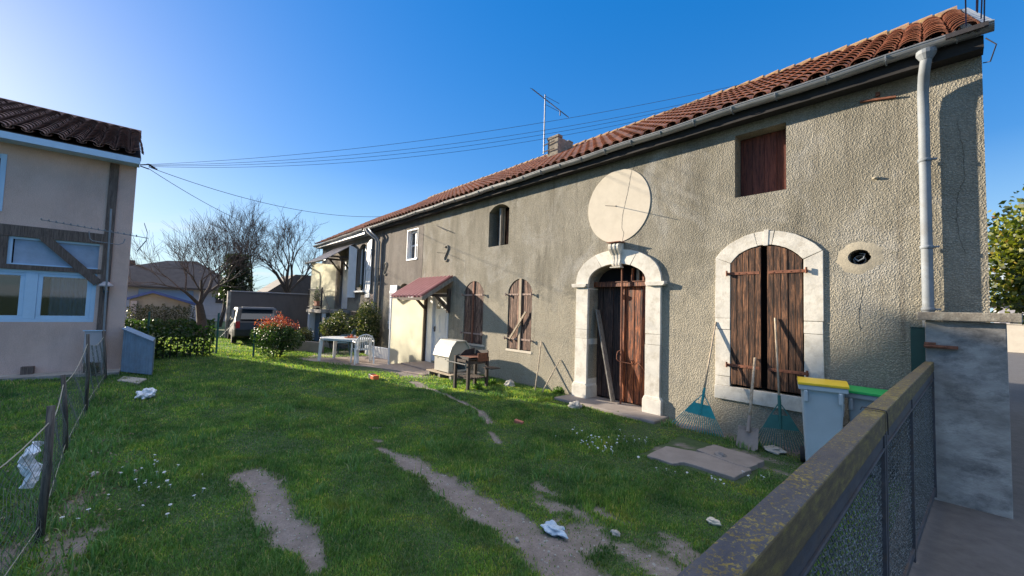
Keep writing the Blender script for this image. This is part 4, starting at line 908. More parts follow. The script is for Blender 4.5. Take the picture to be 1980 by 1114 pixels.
for i in range(rows):
    s = i/(rows-1)
    for j in range(cols):
        u = j/(cols-1)*2-1; wv = .13*(1-.08*s)*(1 if i else 1); dip = (1-u*u)*.045*(1 if s < .9 else .6); z = .27*s-(.05*(1-u*u) if i == 0 else 0)
        vs.append(fo+sx*u*wv+axv*z+nr*(dip*(-1 if nr.y > 0 else 1)*-1))
for i in range(rows-1):
    for j in range(cols-1): o = i*cols+j; fs.append((o, o+1, o+cols+1, o+cols))
mb.add(vs, fs); mb.tube([fo+axv*.20, fo+axv*.42], [.024, .022], 10); bl = mb.build('blade', 'slab', sh, smooth=False)
sd = bl.modifiers.new('s', 'SOLIDIFY'); sd.thickness = .004
def stick(label, a, b, r, name='stick', mat='polewood', n=8):
    mb = MB(); a = Vector(a); b = Vector(b); k = 7; P = [a.lerp(b, i/k)+Vector((random.uniform(-1, 1), 0, random.uniform(-1, 1)))*r*.5 for i in range(k+1)]; o = mb.tube(P, [r*random.uniform(.85, 1.1) for _ in P], n).build(name, mat, smooth=True, loc=a); return tag(o, label, 'stick')
stick('taller thin stick leaning on the wall left of the arched door', (-6.12, -.36, .0), (-6.29, -.012, 1.05), .013); stick('shorter thin stick crossing beside the arched door', (-5.90, -.40, .0), (-5.73, -.012, .72), .012)
mb = MB(); a = W(1148, 606, .1); b = W(1192, 779, .05); mb.beam((-4.92, .17, 1.80), (-4.42, .02, .08), .125, .03, (1, 0, 0)); o = mb.build('loose_board', 'greywood', bevel=.003); tag(o, 'grey weathered board leaning inside the arched doorway', 'board')
o.location.y += 0
mb = MB(); a = W(1018, 603, -.02); b = W(987, 655, -.02); mb.beam((a.x, -.04, a.z), (b.x, -.05, b.z), .045, .03, (0, 1, 0)); tag(mb.build('batten', 'polewood'), 'pale diagonal batten fixed across the second small pair of shutters', 'batten')
# bins
def bin_(label, cx, cy, yaw, sc, h, mat, lidmat, paper):
    t = thing('wheeled_bin', label, 'bin', (0, 0, 0)); w0, w1, d0, d1 = .19*sc, .24*sc, .20*sc, .27*sc
    mb = MB(); mb.add([(-w0, -d0, .05), (w0, -d0, .05), (w0, d0, .05), (-w0, d0, .05), (-w1, -d1, h-.1), (w1, -d1, h-.1), (w1, d1, h-.1), (-w1, d1, h-.1)], [(0, 3, 2, 1), (4, 5, 6, 7), (0, 1, 5, 4), (1, 2, 6, 5), (2, 3, 7, 6), (3, 0, 4, 7)])
    mb.build('body', mat, t, bevel=.03*sc)
    mb = MB(); mb.box(-w1-.03, w1+.03, -d1-.03, d1+.03, h-.13, h-.07); mb.box(-w1+.02, -w1+.06, -d1-.045, -d1-.0, h-.26, h-.13); mb.box(w1-.06, w1-.02, -d1-.045, -d1-.0, h-.26, h-.13); mb.build('rim', mat, t, bevel=.012)
    mb = MB(); prof = []; 
    for i in range(9): y = -d1-.04+(2*d1+.10)*i/8; prof.append((y, h-.065+.055*math.sin(math.pi*min(1, .12+i/8*.95))))
    poly = prof+[(prof[-1][0], h-.07), (prof[0][0], h-.07)]; mb.prism(poly, lambda p, x: Vector((x, p[0], p[1])), -w1-.035, w1+.035)
    mb.build('lid', lidmat, t, bevel=.012)
    mb = MB(); mb.tube([(-w1*.8, d1+.02, h-.09), (-w1*.8, d1+.09, h-.07), (w1*.8, d1+.09, h-.07), (w1*.8, d1+.02, h-.09)], .014, 8); mb.build('handle', mat, t)
    for s in (-1, 1):
        mb = MB(); mb.tube([(s*(w0+.005), d0-.02, .095), (s*(w0+.05), d0-.02, .095)], .095, 18); mb.build('wheel', 'rubber', t, bevel=.006)
    if paper:
        mb = MB(); k = lambda z: -d1+(d1-d0)*(1-(z-.05)/(h-.15)); mb.add([(w0+.035, -.14, .66), (w0+.035, .09, .66), (w0+.046, .09, .80), (w0+.046, -.14, .80), (w0+.032, -.14, .66), (w0+.032, .09, .66), (w0+.043, .09, .80), (w0+.043, -.14, .80)], [(0, 1, 2, 3), (7, 6, 5, 4), (0, 4, 5, 1), (1, 5, 6, 2), (2, 6, 7, 3), (3, 7, 4, 0)]); mb.build('paper_label', 'paper', t)
    t.location = (cx, cy, 0); t.rotation_euler = (0, 0, yaw); return t
bin_('pale grey wheeled bin with yellow lid standing behind the gate', -1.12, -.62, math.radians(14), .82, 1.06, 'binwhite', 'yellow', True)
bin_('grey wheeled bin with green lid behind the yellow lidded bin', -.70, -.42, math.radians(-4), .72, 1.0, 'bingrey', 'green', False)
# stone slabs in the lawn
def slab(label, px, z, th, mat='slab', name='stone_slab'):
    P = [G(x, y, z) for x, y in px]; P2 = []
    for i, p in enumerate(P):
        q = P[(i+1) % len(P)]; n = 5
        for k in range(n): v = p.lerp(q, k/n); P2.append((v.x+random.uniform(-.01, .01), v.y+random.uniform(-.01, .01)))
    mb = MB(); mb.prism(P2, lambda p, zz: Vector((p[0], p[1], zz)), z-th, z); return tag(mb.build(name, mat, bevel=.008), label, 'slab')
slab('long flat grey brown stone slab lying nearest in the lawn', [(1250, 880), (1300, 896), (1322, 893), (1420, 923), (1452, 908), (1440, 896), (1372, 878), (1288, 862)], .025, .07)
slab('shorter flat stone slab behind the long one, below the shovel', [(1346, 869), (1425, 898), (1450, 904), (1478, 890), (1440, 876), (1380, 859)], .034, .08)
def stone(label, x, y, r, mat='rock', sq=.55, seed=0):
    p = G(x, y); mb = MB().blob((p.x, p.y, r*sq*.55+Hz(p.x, p.y)*.9), (r, r*.75, r*sq), 3, .45, seed); return tag(mb.build('rock', mat, smooth=False), label, 'rock')
o = stone('round brown stone resting on the joint of the two slabs', 1392, 886, .07, 'slab', .7, 1); o.location.z += .03
stone('pale flat stone at the foot of the wall beside the dark rake', 1497, 874, .12, 'rock', .4, 2); stone('white pointed stone in the lawn near the gate rail', 1380, 1014, .055, 'disc', .5, 3)
stone('pale rough rock among weeds at the wall left of the sticks', 985, 750, .14, 'rock', .75, 4); stone('grey broken stone beside the left foot of the door surround', 1112, 790, .13, 'rock', .6, 5)
stone('small grey stone on the bare earth near the plastic sheet', 1190, 1040, .04, 'rock', .6, 6); stone('small loose stone on the dirt path edge', 1000, 1045, .02, 'rock', .7, 7); stone('flat pale stone lying in the lawn on the left', 182, 925, .05, 'rock', .4, 8)
def crumple(label, c, r, mat, seed, name, cat):
    mb = MB(); mb.blob(c, r, 4, .5, seed); v = []
    for p in mb.v: q = Vector(p); k = 1+.5*noise.noise(q*14+Vector((seed, 0, 0)))+.25*noise.noise(q*34); v.append((c[0]+(q.x-c[0])*k, c[1]+(q.y-c[1])*k, max(c[2]-r[2]*.5, c[2]+(q.z-c[2])*k)))
    mb.v = v; return tag(mb.build(name, mat), label, cat)
p = G(1075, 1030); crumple('crumpled clear plastic sheet lying on the dirt path', (p.x, p.y, .02), (.09, .06, .035), 'plasticbag', 3, 'plastic_sheet', 'litter')
p = G(282, 770); crumple('white plastic bag lying in the lawn before the metal lean-to', (p.x, p.y, .06), (.15, .12, .09), 'whitebag', 5, 'plastic_bag', 'litter')
p = G(1003, 819); mb = MB(); mb.box(p.x-.07, p.x+.07, p.y-.04, p.y+.04, -.01+Hz(p.x, p.y), .05+Hz(p.x, p.y), Matrix.Rotation(.5, 3, 'Z')@Matrix.Rotation(.2, 3, 'Y')); tag(mb.build('brick_piece', 'brick', bevel=.006), 'pinkish red broken brick lying in the lawn', 'brick')
p = G(722, 733); t = thing('toy_block', 'orange and dark plastic toy lying on the lawn near the patio', 'toy', (p.x, p.y, 0)); mb = MB(); mb.box(p.x-.02, p.x+.16, p.y-.07, p.y+.07, 0, .10); mb.build('orange_half', 'orange', t, bevel=.012); mb = MB(); mb.box(p.x-.17, p.x-.021, p.y-.06, p.y+.08, 0, .11); mb.build('dark_half', 'iron', t, bevel=.012)
# weeds by the wall
for (x, y, r, n, lab) in ((1080, 765, .16, 420, 'bright leafy weed against the wall beside the arched door'), (950, 748, .17, 420, 'bright green weed clump left of the pale rock'), (925, 755, .14, 300, 'low green weed under the barbecue side'), (1128, 790, .07, 90, 'small weed sprouting at the doorstep edge'), (1195, 800, .05, 60, 'tiny weed growing through the middle of the doorstep')):
    p = G(x, y); t = thing('weed', lab, 'weed', (p.x, p.y, 0)); leaves('foliage', cloud(n, (p.x, p.y, r*.45), (r, r*.8, r*.7), .2, 6, int(x), .0), .045 if r > .1 else .03, 'leaf_bright', t, up=.8); MB().tube([(p.x, p.y, -.01), (p.x, p.y, r*.5)], .006, 5).build('stem', 'bark', t)

# ---------------------------------------------------------------- kennel, barbecue
kn = thing('dog_kennel', 'cream plastic dog kennel with arched roof on a pallet by the porch', 'kennel', (-8.8, -.7, 0))
kx0, kx1, ky0, ky1, kz = -9.12, -8.46, -1.02, -.36, .15; kc = (ky0+ky1)/2; kh = (ky1-ky0)/2
def octo(s, z0): return [(kc+s*kh*a, z0+b) for a, b in ((-1.04, 0), (-.80, .24), (-.42, .40), (.42, .40), (.80, .24), (1.04, 0))]
ez = .53
mb = MB(); mb.prism(octo(1, ez), lambda p, x: Vector((x, p[0], p[1])), kx0-.03, kx0+.02); mb.build('rear_cap', 'ken', kn)
mb = MB(); roof = octo(1.06, ez); inn_ = octo(.98, ez-.0); inn_ = [(a, b-.03) for a, b in inn_]; poly = roof+inn_[::-1]; mb.prism(poly, lambda p, x: Vector((x, p[0], p[1])), kx0-.05, kx1+.05); mb.build('roof', 'ken', kn, bevel=.008)
op = [(kc+.19*math.cos(a), .38+.22*math.sin(a)) for a in [math.pi*k/8 for k in range(9)]]; op = [(kc-.19, .20)]+[(kc+.19, .20)]+op
front = [(ky0, kz), (ky1, kz), (ky1, ez)]+octo(.98, ez-.01)[::-1][1:-1]+[(ky0, ez)]
slab_holes(front, [op], FG, kx1-.03, kx1).build('front_panel', 'ken', kn)
mb = MB(); mb.box(kx0, kx1-.031, ky0, ky0+.03, kz, ez); mb.box(kx0, kx1-.031, ky1-.03, ky1, kz, ez); mb.box(kx0, kx0+.03, ky0+.03, ky1-.03, kz, ez); mb.box(kx0+.03, kx1-.031, ky0+.03, ky1-.03, kz, kz+.02)
for x in (kx0+.15, kx1-.15): mb.box(x-.015, x+.015, ky0-.012, ky0, ez-.07, ez-.04)
mb.build('body', 'ken', kn, bevel=.006)
pl = thing('pallet', 'grey wooden pallet under the dog kennel', 'pallet', (-8.8, -.7, 0)); mb = MB()
for k in range(7): mb.box(-9.35, -8.2, -1.12+.135*k, -1.02+.135*k, .11, .135)
mb.build('deck_board', 'polewood', pl)
mb = MB()
for x in (-9.3, -8.8, -8.3): mb.box(x, x+.09, -1.10, -.25, .0, .109)
mb.build('bearer', 'greywood', pl)
bq = thing('barbecue', 'dark home made barbecue with four timber legs, wind shield and grate', 'barbecue', (-7.4, -1.2, 0))
bx0, bx1, by0, by1 = -7.42, -7.0, -1.52, -.98
for (x, y) in ((bx0, by0), (bx1, by0+.04), (bx1, by1), (bx0, by1)):
    mb = MB(); mb.box(x-.03, x+.03, y-.03, y+.03, -.02, .72 if x == bx0 else .70); mb.build('leg', 'darktimber', bq, bevel=.004)
mb = MB()
for y in (by0, by1): mb.box(bx0+.031, bx1-.031, y-.015, y+.015, .60, .65)
for x in (bx0, bx1): mb.box(x-.015, x+.015, by0+.06, by1-.031, .56, .62)
mb.build('frame', 'darktimber', bq); mb = MB(); mb.box(bx0+.0, bx1+.0, by0+.05, by1-.05, .24, .256)
for k in range(8): mb.box(bx0+.02, bx1-.02, by0+.05+k*.06, by0+.08+k*.06, .255, .27)
mb.build('shelf', 'darktimber', bq)
mb = MB(); z0 = .655; th = .012
mb.box(bx0-.02, bx1+.02, by0+.03, by1-.03, z0, z0+.02); mb.box(bx0-.02, bx1+.02, by0+.03, by0+.04, z0+.02, z0+.06)
mb.prism([(bx0-.02, z0+.02), (bx1+.05, z0+.02), (bx1+.05, z0+.2), (bx0+.06, z0+.16)], FW, by1-.03, by1-.018)
mb.prism([(by0+.05, z0+.02), (by1-.03, z0+.02), (by1-.03, z0+.2), (by0+.25, z0+.17)], FG, bx0-.02, bx0-.008); mb.build('fire_tray', 'iron', bq)
mb = MB(); mb.box(bx1+.03, bx1+.045, by0+.25, by1, z0-.04, z0+.14); mb.box(bx1-.1, bx1+.03, by1-.0, by1+.012, z0+.02, z0+.17); mb.build('wind_shield', 'rust', bq)
mb = MB(); mb.box(bx0+.02, bx1, by0+.06, by1-.06, z0+.045, z0+.05)
mb.build('grate', 'rust', bq)
mb = MB(); mb.tube([(bx0-.15, by0-.12, .585), (bx1, by0-.04, .56)], .014, 8); mb.build('side_rail', 'greywood', bq)
mb = MB(); mb.box(bx1+.04, bx1+.32, by1-.15, by1+.12, .47, .49); mb.build('side_shelf', 'darktimber', bq)
# ---------------------------------------------------------------- patio
mb = MB(); poly = [(-14.0, -3.0), (-13.2, -2.85), (-12.2, -2.5), (-11.4, -1.95), (-10.4, -1.5), (-9.3, -1.2), (-9.4, -.02), (-15.5, -.02), (-15.5, -1.2)]; poly = [(x+random.uniform(-.05, .05), y+random.uniform(-.05, .05) if y < -.1 else y) for x, y in poly]
mb.prism(poly, lambda p, z: Vector((p[0], p[1], z)), -.05, .018); struct(mb.build('patio', 'patio'))
tb = thing('garden_table', 'white oval plastic garden table on the patio', 'table', (-12.75, -1.95, 0)); mb = MB(); cx, cy = -12.75, -1.98
ov = lambda s, z0, z1: mb.prism([(cx+.80*s*math.copysign(abs(math.cos(a))**.75, math.cos(a)), cy+.50*s*math.copysign(abs(math.sin(a))**.75, math.sin(a))) for a in [2*math.pi*k/36 for k in range(36)]], lambda p, z: Vector((p[0], p[1], z)), z0, z1)
ov(1, .70, .725); ov(.96, .655, .70); mb.v = [tuple(Matrix.Rotation(math.radians(35), 3, 'Z')@(Vector(p)-Vector((cx, cy, 0)))+Vector((cx, cy, 0))) for p in mb.v]; mb.build('tabletop', 'whiteplastic', tb, bevel=.008)
for sx_, sy_ in ((-1, -1), (1, -1), (1, 1), (-1, 1)):
    q = Matrix.Rotation(math.radians(35), 3, 'Z')@Vector((sx_*.62, sy_*.33, 0)); mb = MB(); mb.beam((cx+q.x, cy+q.y, .66), (cx+q.x*1.06, cy+q.y*1.06, .018), .10, .10, (1, 0, 0), .075, .075); mb.build('leg', 'whiteplastic', tb, bevel=.012)
def chair(label, mat, loc, yaw):
    t = thing('garden_chair', label, 'chair', (0, 0, 0)); mb = MB()
    mb.box(-.23, .23, -.22, .22, .40, .425); mb.build('seat', mat, t, bevel=.01)
    mb = MB()
    for k in range(7): u = -.17+.34*k/6; mb.beam((u, .22, .42), (u*1.05, .33+.02*math.cos(k), .84), .028, .012, (0, 1, 0))
    mb.tube([(-.25, .20, .42)]+[(.26*math.cos(a)*-1, .24+.10*math.sin(a)**.5 if math.sin(a) > 0 else .24, .60+.27*math.sin(a)) for a in [math.pi*k/12 for k in range(13)]]+[(.25, .20, .42)], .018, 8); mb.build('backrest', mat, t)
    for s in (-1, 1):
        mb = MB(); mb.tube([(s*.26, .26, .64), (s*.29, .1, .655), (s*.29, -.15, .64), (s*.27, -.22, .58)], [.016, .024, .024, .018], 8); mb.build('armrest', mat, t)
        for (a, b) in (((s*.27, -.22, .60), (s*.27, -.25, 0)), ((s*.25, .22, .46), (s*.27, .30, 0))):
            mb = MB(); mb.beam(a, b, .06, .035, (0, 1, 0), .035, .03); mb.build('leg', mat, t, bevel=.006)
    t.location = loc; t.rotation_euler = (0, 0, yaw); return t
chair('white plastic armchair drawn up to the garden table', 'whiteplastic', (-12.0, -1.75, .02), math.radians(-100))
chair('dark blue green plastic chair behind the garden table', 'teachair', (-14.3, -1.5, .02), math.radians(-35))
tr = thing('serving_tray', 'brown round tray of small jars on the garden table', 'tray', (-12.65, -1.85, .726)); mb = MB(); mb.lathe([(.0, .728), (.20, .728), (.22, .75), (.20, .745), (0, .735)], (-12.65, -1.85, 0), 20); mb.build('tray', 'vinyl', tr)
for k, (dx, dy, h, m_) in enumerate(((-.08, .02, .09, 'brick'), (.05, .08, .07, 'whiteplastic'), (.10, -.05, .06, 'orange'), (-.02, -.09, .05, 'brick'))):
    mb = MB(); mb.lathe([(0, .74), (.03, .74), (.032, .74+h), (.0, .74+h)], (-12.65+dx, -1.85+dy, 0), 10); o = mb.build('jar', m_); tag(o, ['tall red jar on the brown tray', 'white cup on the brown tray', 'small orange cup at the right of the tray', 'low red pot at the front of the tray'][k], 'jar')
def wallseg(label, a, b, h, th, mat, name='low_wall'):
    mb = MB(); mb.beam((a[0], a[1], h/2-.02), (b[0], b[1], h/2-.02), th, h+.04, (0, 0, 1)); return tag(mb.build(name, mat, bevel=.01), label, 'wall')
a = G(700, 697); b = G(762, 712); wallseg('low white painted wall with peeling paint left of the porch screen', (-13.9, -.85), (-11.75, -.60), .36, .12, 'white')
wallseg('low pinkish brick kerb wall behind the garden table', (-17.2, -3.0), (-15.2, -1.9), .38, .14, 'slab')
# plants round the patio
bush('variegated_shrub', 'large variegated shrub between garden table and downpipes', 'shrub', (-14.65, -.72, 1.05), (1.0, .6, .92), 9000, .075, 'varieg', 11)
bush('shrub', 'smaller grey green shrub below the landing stairs', 'shrub', (-16.2, -1.2, .85), (.85, .5, .75), 4200, .07, 'varieg', 12)
bush('shrub', 'low dull shrub right of the red tipped bush', 'shrub', (-16.6, -2.3, .45), (.65, .5, .45), 1800, .07, 'dull', 13)
def photinia(t):
    g = np.random.default_rng(5); n = 900; P = []
    for k in range(46):
        a = g.uniform(0, 6.28); q = g.uniform(.0, .95); b = np.array([-14.75+1.02*q*math.cos(a), -3.45+.62*q*math.sin(a), .88+.22*(1-q)]); P.append(b+g.normal(size=(22, 3))*[.06, .06, .10]+[0, 0, g.uniform(0, .14)])
    leaves('red_shoots', np.concatenate(P), .06, 'leaf_red', t, up=.9)
bush('photinia_bush', 'dark green bush with bright red shoots in the middle of the yard edge', 'shrub', (-14.75, -3.45, .58), (1.22, .70, .52), 8500, .07, 'green', 14, extra=photinia)
# ---------------------------------------------------------------- yard fences
gp_ = thing('wire_fence', 'thin wire fence on green posts across the far lawn', 'fence', (-16.4, -4.9, 0))
P0 = [Vector((-17.8, -7.3, 0)), Vector((-16.35, -4.85, 0)), Vector((-14.85, -4.05, 0))]; P0 = [Vector((-18.2, -8.6, 0)), Vector((-16.9, -6.55, 0)), Vector((-16.35, -4.85, 0)), Vector((-14.9, -4.05, 0))]
for p in P0: MB().tube([p+Vector((0, 0, -.05)), p+Vector((0, 0, 1.35 if p.y < -4.5 else .8))], .028, 8).build('post', 'tealdark', gp_)
mb = MB()
for a, b in zip(P0, P0[1:]):
    for z in (.18, .45, .75) if b.y > -4.5 else (.2, .45, .7, .95, 1.25): mb.tube([a+Vector((0, 0, z)), a.lerp(b, .5)+Vector((0, 0, z-.02)), b+Vector((0, 0, min(z, z)))], .004, 4)
mb.tube([P0[2]+Vector((0, 0, 1.0)), Vector((-22.7, -3.9, 1.6))], .004, 4); mb.build('strand', 'iron', gp_)
mb = MB(); mb.tube([P0[2]+Vector((-.1, .1, .55)), P0[2]+Vector((-.6, .55, 1.05))], .010, 6); mb.build('stay', 'galv', gp_)
def hedge(label, a, b, h, w, n, size, mat, seed, z0=.02):
    a = np.array(a); b = np.array(b); t = thing('hedge', label, 'hedge', ((a[0]+b[0])/2, (a[1]+b[1])/2, 0)); g = np.random.default_rng(seed); k = g.uniform(0, 1, n); d = (b-a)/np.linalg.norm(b-a); nn = np.array([-d[1], d[0]])
    u = g.uniform(-1, 1, n); u = np.sign(u)*np.abs(u)**.5; z = z0+(h-z0)*g.uniform(0, 1, n)**.8; xy = a+(b-a)*k[:, None]+nn*(u*w/2)[:, None]; s = .06*np.sin(k*31+seed)+.05*np.sin(k*77); P = np.stack([xy[:, 0], xy[:, 1], z*(1+s)], 1)
    leaves('foliage', P, size, 'leaf_'+mat, t, up=.1); mb = MB()
    for q in np.linspace(.04, .96, 12): c = a+(b-a)*q; mb.tube([(c[0], c[1], -.02), (c[0]+.08, c[1], h*.5), (c[0]-.05, c[1]+.05, h*.85)], [.02, .015, .006], 5)
    mb.build('stem', 'bark', t); return t
hedge('laurel hedge with glossy leaves in front of the wire fence', (-15.6, -6.9), (-15.9, -5.0), .92, .45, 1700, .11, 'green', 21)
hedge('dark clipped hedge across the end of the garden', (-27, -9.5), (-26.6, -3.9), .72, .8, 4200, .12, 'green', 22)
hedge('reddish shrub row in front of the blue roofed hut', (-29.4, -7.4), (-29.2, -4.6), 1.35, 1.0, 2200, .10, 'dull', 23)
# left fence along the neighbour's plot
fn = thing('post_and_wire_fence', 'old netting fence with leaning wooden posts along the left of the yard', 'fence', (-6, -7.2, 0))
posts = []
for (bx, by, tx, ty, r) in ((75, 1048, 99, 785, .025), (127, 877, 122, 725, .022), (166, 800, 170, 646, .022), (204, 735, 200, 640, .026)):
    b = G(bx, by); t_ = AX(tx, ty, b.x); t_.y = max(min(t_.y, b.y+.18), b.y-.25); posts.append((b, t_)); MB().tube([b-Vector((0, 0, .05)), b.lerp(t_, .5)+Vector((.01, .01, 0)), t_], [r, r*.95, r*.9], 9).build('post', 'postwood', fn, smooth=True)
b = Vector((-2.6, -7.2, 0)); posts = [(b, b+Vector((.1, -.1, 1.05)))]+posts
mb = MB(); net = MB()
for (a0, a1), (b0_, b1) in zip(posts, posts[1:]):
    for z in (.12, .88):
        q = [(a0.lerp(a1, z)).lerp(b0_.lerp(b1, z), k/8)-Vector((0, 0, .10*math.sin(math.pi*k/8) if z > .5 else 0)) for k in range(9)]; mb.tube(q, .004 if z > .5 else .0025, 5)
    L_ = (b0_-a0).length; nx = int(L_/.09); nz = 10
    pt = lambda i, j: (a0.lerp(a1, .04+.84*j/nz)).lerp(b0_.lerp(b1, .04+.84*j/nz), i/nx)-Vector((0, 0, .10*math.sin(math.pi*i/nx)*(j/nz)))+Vector((0, .02*math.sin(i*.7+j), 0))
    for i in range(-nz, nx):
        for s in (1, -1):
            q = [pt(ii if s > 0 else nx-ii, j) for j in range(nz+1) for ii in [i+j] if 0 <= ii <= nx]
            if len(q) > 1: net.tube(q, .0014, 3, False)
mb.build('rope', 'rope', fn); net.build('netting', 'net', fn)
p = G(62, 905); q = AX(62, 905, -5.0); mb = MB(); n = 9; vs = []; fs = []
for i in range(n):
    for j in range(n): vs.append((-5.05+.28*i/(n-1), -7.22+.03*math.sin(i*1.3+j)+.03*math.sin(j*.9), .30+.26*j/(n-1)+.03*math.sin(i*.8)))
for i in range(n-1):
    for j in range(n-1): o = i*n+j; fs.append((o, o+1, o+n+1, o+n))
mb.add(vs, fs); o = mb.build('cloth_bag', 'whitebag'); tag(o, 'pale blue bag caught on the netting fence beside the nearest post', 'bag'); o.modifiers.new('s', 'SOLIDIFY').thickness = .012
a = G(2, 1085); mb = MB(); mb.tube([(-3.75, -7.32, .02), (-3.62, -7.0, .02), (-4.35, -7.30, .22)][::2], .03, 8); tag(mb.build('plastic_pole', 'bluewhite'), 'pale blue plastic pole lying by the fence in the corner', 'pole')
# ---------------------------------------------------------------- neighbour's pink house
ph = thing('pink_house', 'pink rendered house with dark timber posts and pale blue window frames', 'house', (-17, -12, 0))
HX = -13.5
win = [(-10.6, 1.17), (-7.52, 1.17), (-7.52, 2.30), (-10.6, 2.30)]; fan = [(-10.6, 2.40), (-7.52, 2.40), (-7.52, 3.0), (-10.6, 3.0)]; upw = [(-10.2, 3.50), (-9.0, 3.50), (-9.0, 4.72), (-10.2, 4.72)]
slab_holes([(-20, -.3), (-7.0, -.3), (-7.0, 5.15), (-20, 5.15)], [win, fan, upw], lambda p, x: Vector((x, p[0], p[1])), HX, HX-.3).build('wall', 'pink', ph)
RXx, RZ, BX = -19.2, 7.43, -21.7
mb = MB(); mb.prism([(HX-.301, -.3), (HX-.301, 5.2), (RXx, RZ-.15), (BX, 5.66), (BX, -.3)], lambda p, y: Vector((p[0], y-(HX-p[0])*.045, p[1])), -7.004, -7.3); mb.box(BX, BX+.3, -20, -7.5, -.3, 5.5); mb.box(BX+.3, HX-.301, -20, -19.7, -.3, 5.5); mb.build('side_wall', 'pink', ph)
mb = MB(); mb.box(HX-1.3, HX-1.28, -19.6, -7.4, 0, 5); mb.build('dark_partition', 'black', ph)
mb = MB(); mb.box(HX-.02, HX+.035, -7.46, -7.30, .0, 4.95); mb.build('post', 'timber', ph)
mb = MB(); mb.box(HX-.02, HX+.03, -20, -7.465, 3.0, 3.24); mb.box(HX-.02, HX+.03, -20, -7.465, 2.30, 2.40); mb.build('beam', 'timber', ph)
mb = MB(); mb.beam((HX+.005, -8.40, 3.05), (HX+.005, -7.50, 2.08), .17, .07, (1, 0, 0)); mb.v = mb.v; mb.build('brace', 'timber', ph)
mb = MB()
for (y0, y1, z0, z1) in ((-10.6, -7.52, 1.17, 1.24), (-10.6, -7.52, 2.23, 2.30), (-7.60, -7.52, 1.24, 2.23), (-8.60, -8.42, 1.24, 2.23), (-9.75, -9.57, 1.24, 2.23)): mb.box(HX-.10, HX-.02, y0, y1, z0, z1)
for (y0, y1) in ((-8.43, -7.60), (-9.57, -8.60), (-10.6, -9.75)):
    pass
wfr = mb.build('window_frame', 'bluewhite', ph, bevel=.005)
mb = MB()
for (y0, y1) in ((-8.419, -7.601), (-9.569, -8.601)):
    for q in ((y0, y1, 1.241, 1.31), (y0, y1, 2.17, 2.229), (y0, y0+.07, 1.311, 2.169), (y1-.07, y1, 1.311, 2.169)): mb.box(HX-.085, HX-.035, *q)
mb.build('sash', 'bluewhite', wfr, bevel=.004)
for (y0, y1) in ((-8.35, -7.67), (-9.5, -8.67)): MB().box(HX-.065, HX-.060, y0, y1, 1.3, 2.18).build('pane', 'pane', wfr)
mb = MB(); vs = []; fs = []; n = 40
for i in range(n+1):
    y = -8.25+.62*i/n; x = HX-.16+.025*math.sin(i*.95)+.01*math.sin(i*2.3); vs += [(x, y, 1.2), (x, y, 2.28), (x-.004, y, 1.2), (x-.004, y, 2.28)]
for i in range(n): o = i*4; fs += [(o, o+4, o+5, o+1), (o+2, o+3, o+7, o+6)]
mb.add(vs, fs); mb.build('curtain', 'curtain', ph)
mb = MB(); mb.box(HX-.10, HX-.06, -8.80, -7.52, 2.40, 3.0); mb.build('fanlight_panel', 'curtain', ph)
mb = MB()
for q in ((-8.88, -7.52, 2.40, 2.43), (-8.88, -7.52, 2.95, 3.0), (-8.88, -8.82, 2.43, 2.95), (-10.6, -9.02, 2.40, 2.44), (-10.6, -9.02, 2.95, 3.0), (-9.08, -9.02, 2.44, 2.95)): mb.box(HX-.06, HX-.02, *q)
mb.build('fanlight_frame', 'bluewhite', ph)
mb = MB(); mb.box(HX-.3, HX+.02, -9.02, -8.88, 2.40, 3.0); mb.build('post', 'timber', ph); MB().box(HX-.1, HX-.06, -10.6, -9.05, 2.43, 2.96).build('pane', 'glass', ph)
mb = MB(); mb.box(HX-.1, HX+.02, -9.08, -9.0, 3.5, 4.72); mb.box(HX-.1, HX-.02, -10.2, -9.08, 4.64, 4.72); mb.build('window_frame', 'bluewhite', ph); MB().box(HX-.14, HX-.12, -10.2, -9.0, 3.5, 4.72).build('pane', 'glass', ph)
a = AX(54, 725, HX); mb = MB(); mb.box(HX, HX+.16, a.y-.09, a.y+.09, .0, .22); mb.build('vent_box', 'timber', ph); mb = MB(); mb.box(HX, HX+.6, -20, -7.0, -.05, .06); mb.build('plinth', 'concrete', ph)
swp = lambda v: Vector((-v.y, v.x-(v.y-13.05)*.045, v.z))   # rotate the tile builder so that its eave runs along world Y
EX = 13.05; tiled(-20.2, -6.86, EX, 5.16, 19.2, 7.53, .26, .36, ph, 'tile2', swap=swp)
tiled(6.86, 20.2, -22.0, 5.75, -19.2, 7.53, .26, .36, ph, 'tile2', swap=lambda v: Vector((v.y, -v.x-(-v.y-13.05)*.045, v.z)))
mb = MB(); mb.prism([(-EX, 5.10), (-19.2, 7.47), (-22.0, 5.69), (-22.0, 5.63), (-19.2, 7.39), (-EX, 5.02)], lambda p, y: Vector((p[0], y-(-p[0]-13.05)*.045, p[1])), -6.92, -20.2); mb.build('roof_deck', 'timber', ph)
mb = MB(); mb.box(-EX+.0, -EX+.05, -20.2, -6.93, 4.94, 5.08); mb.box(-13.5, -EX, -20.2, -6.95, 4.97, 5.0); mb.build('fascia', 'bluewhite', ph)
mb = MB(); mb.tube([(-19.2, -7.12, 7.51), (-19.2, -20, 7.51)], .14, 10); mb.build('ridge_tiles', 'tile2', ph)
ln = thing('wall_lantern', 'pale cone shaped lantern on the timber post of the pink house', 'lantern', (HX+.05, -7.36, 2.05)); q = AX(205, 550, HX+.15)
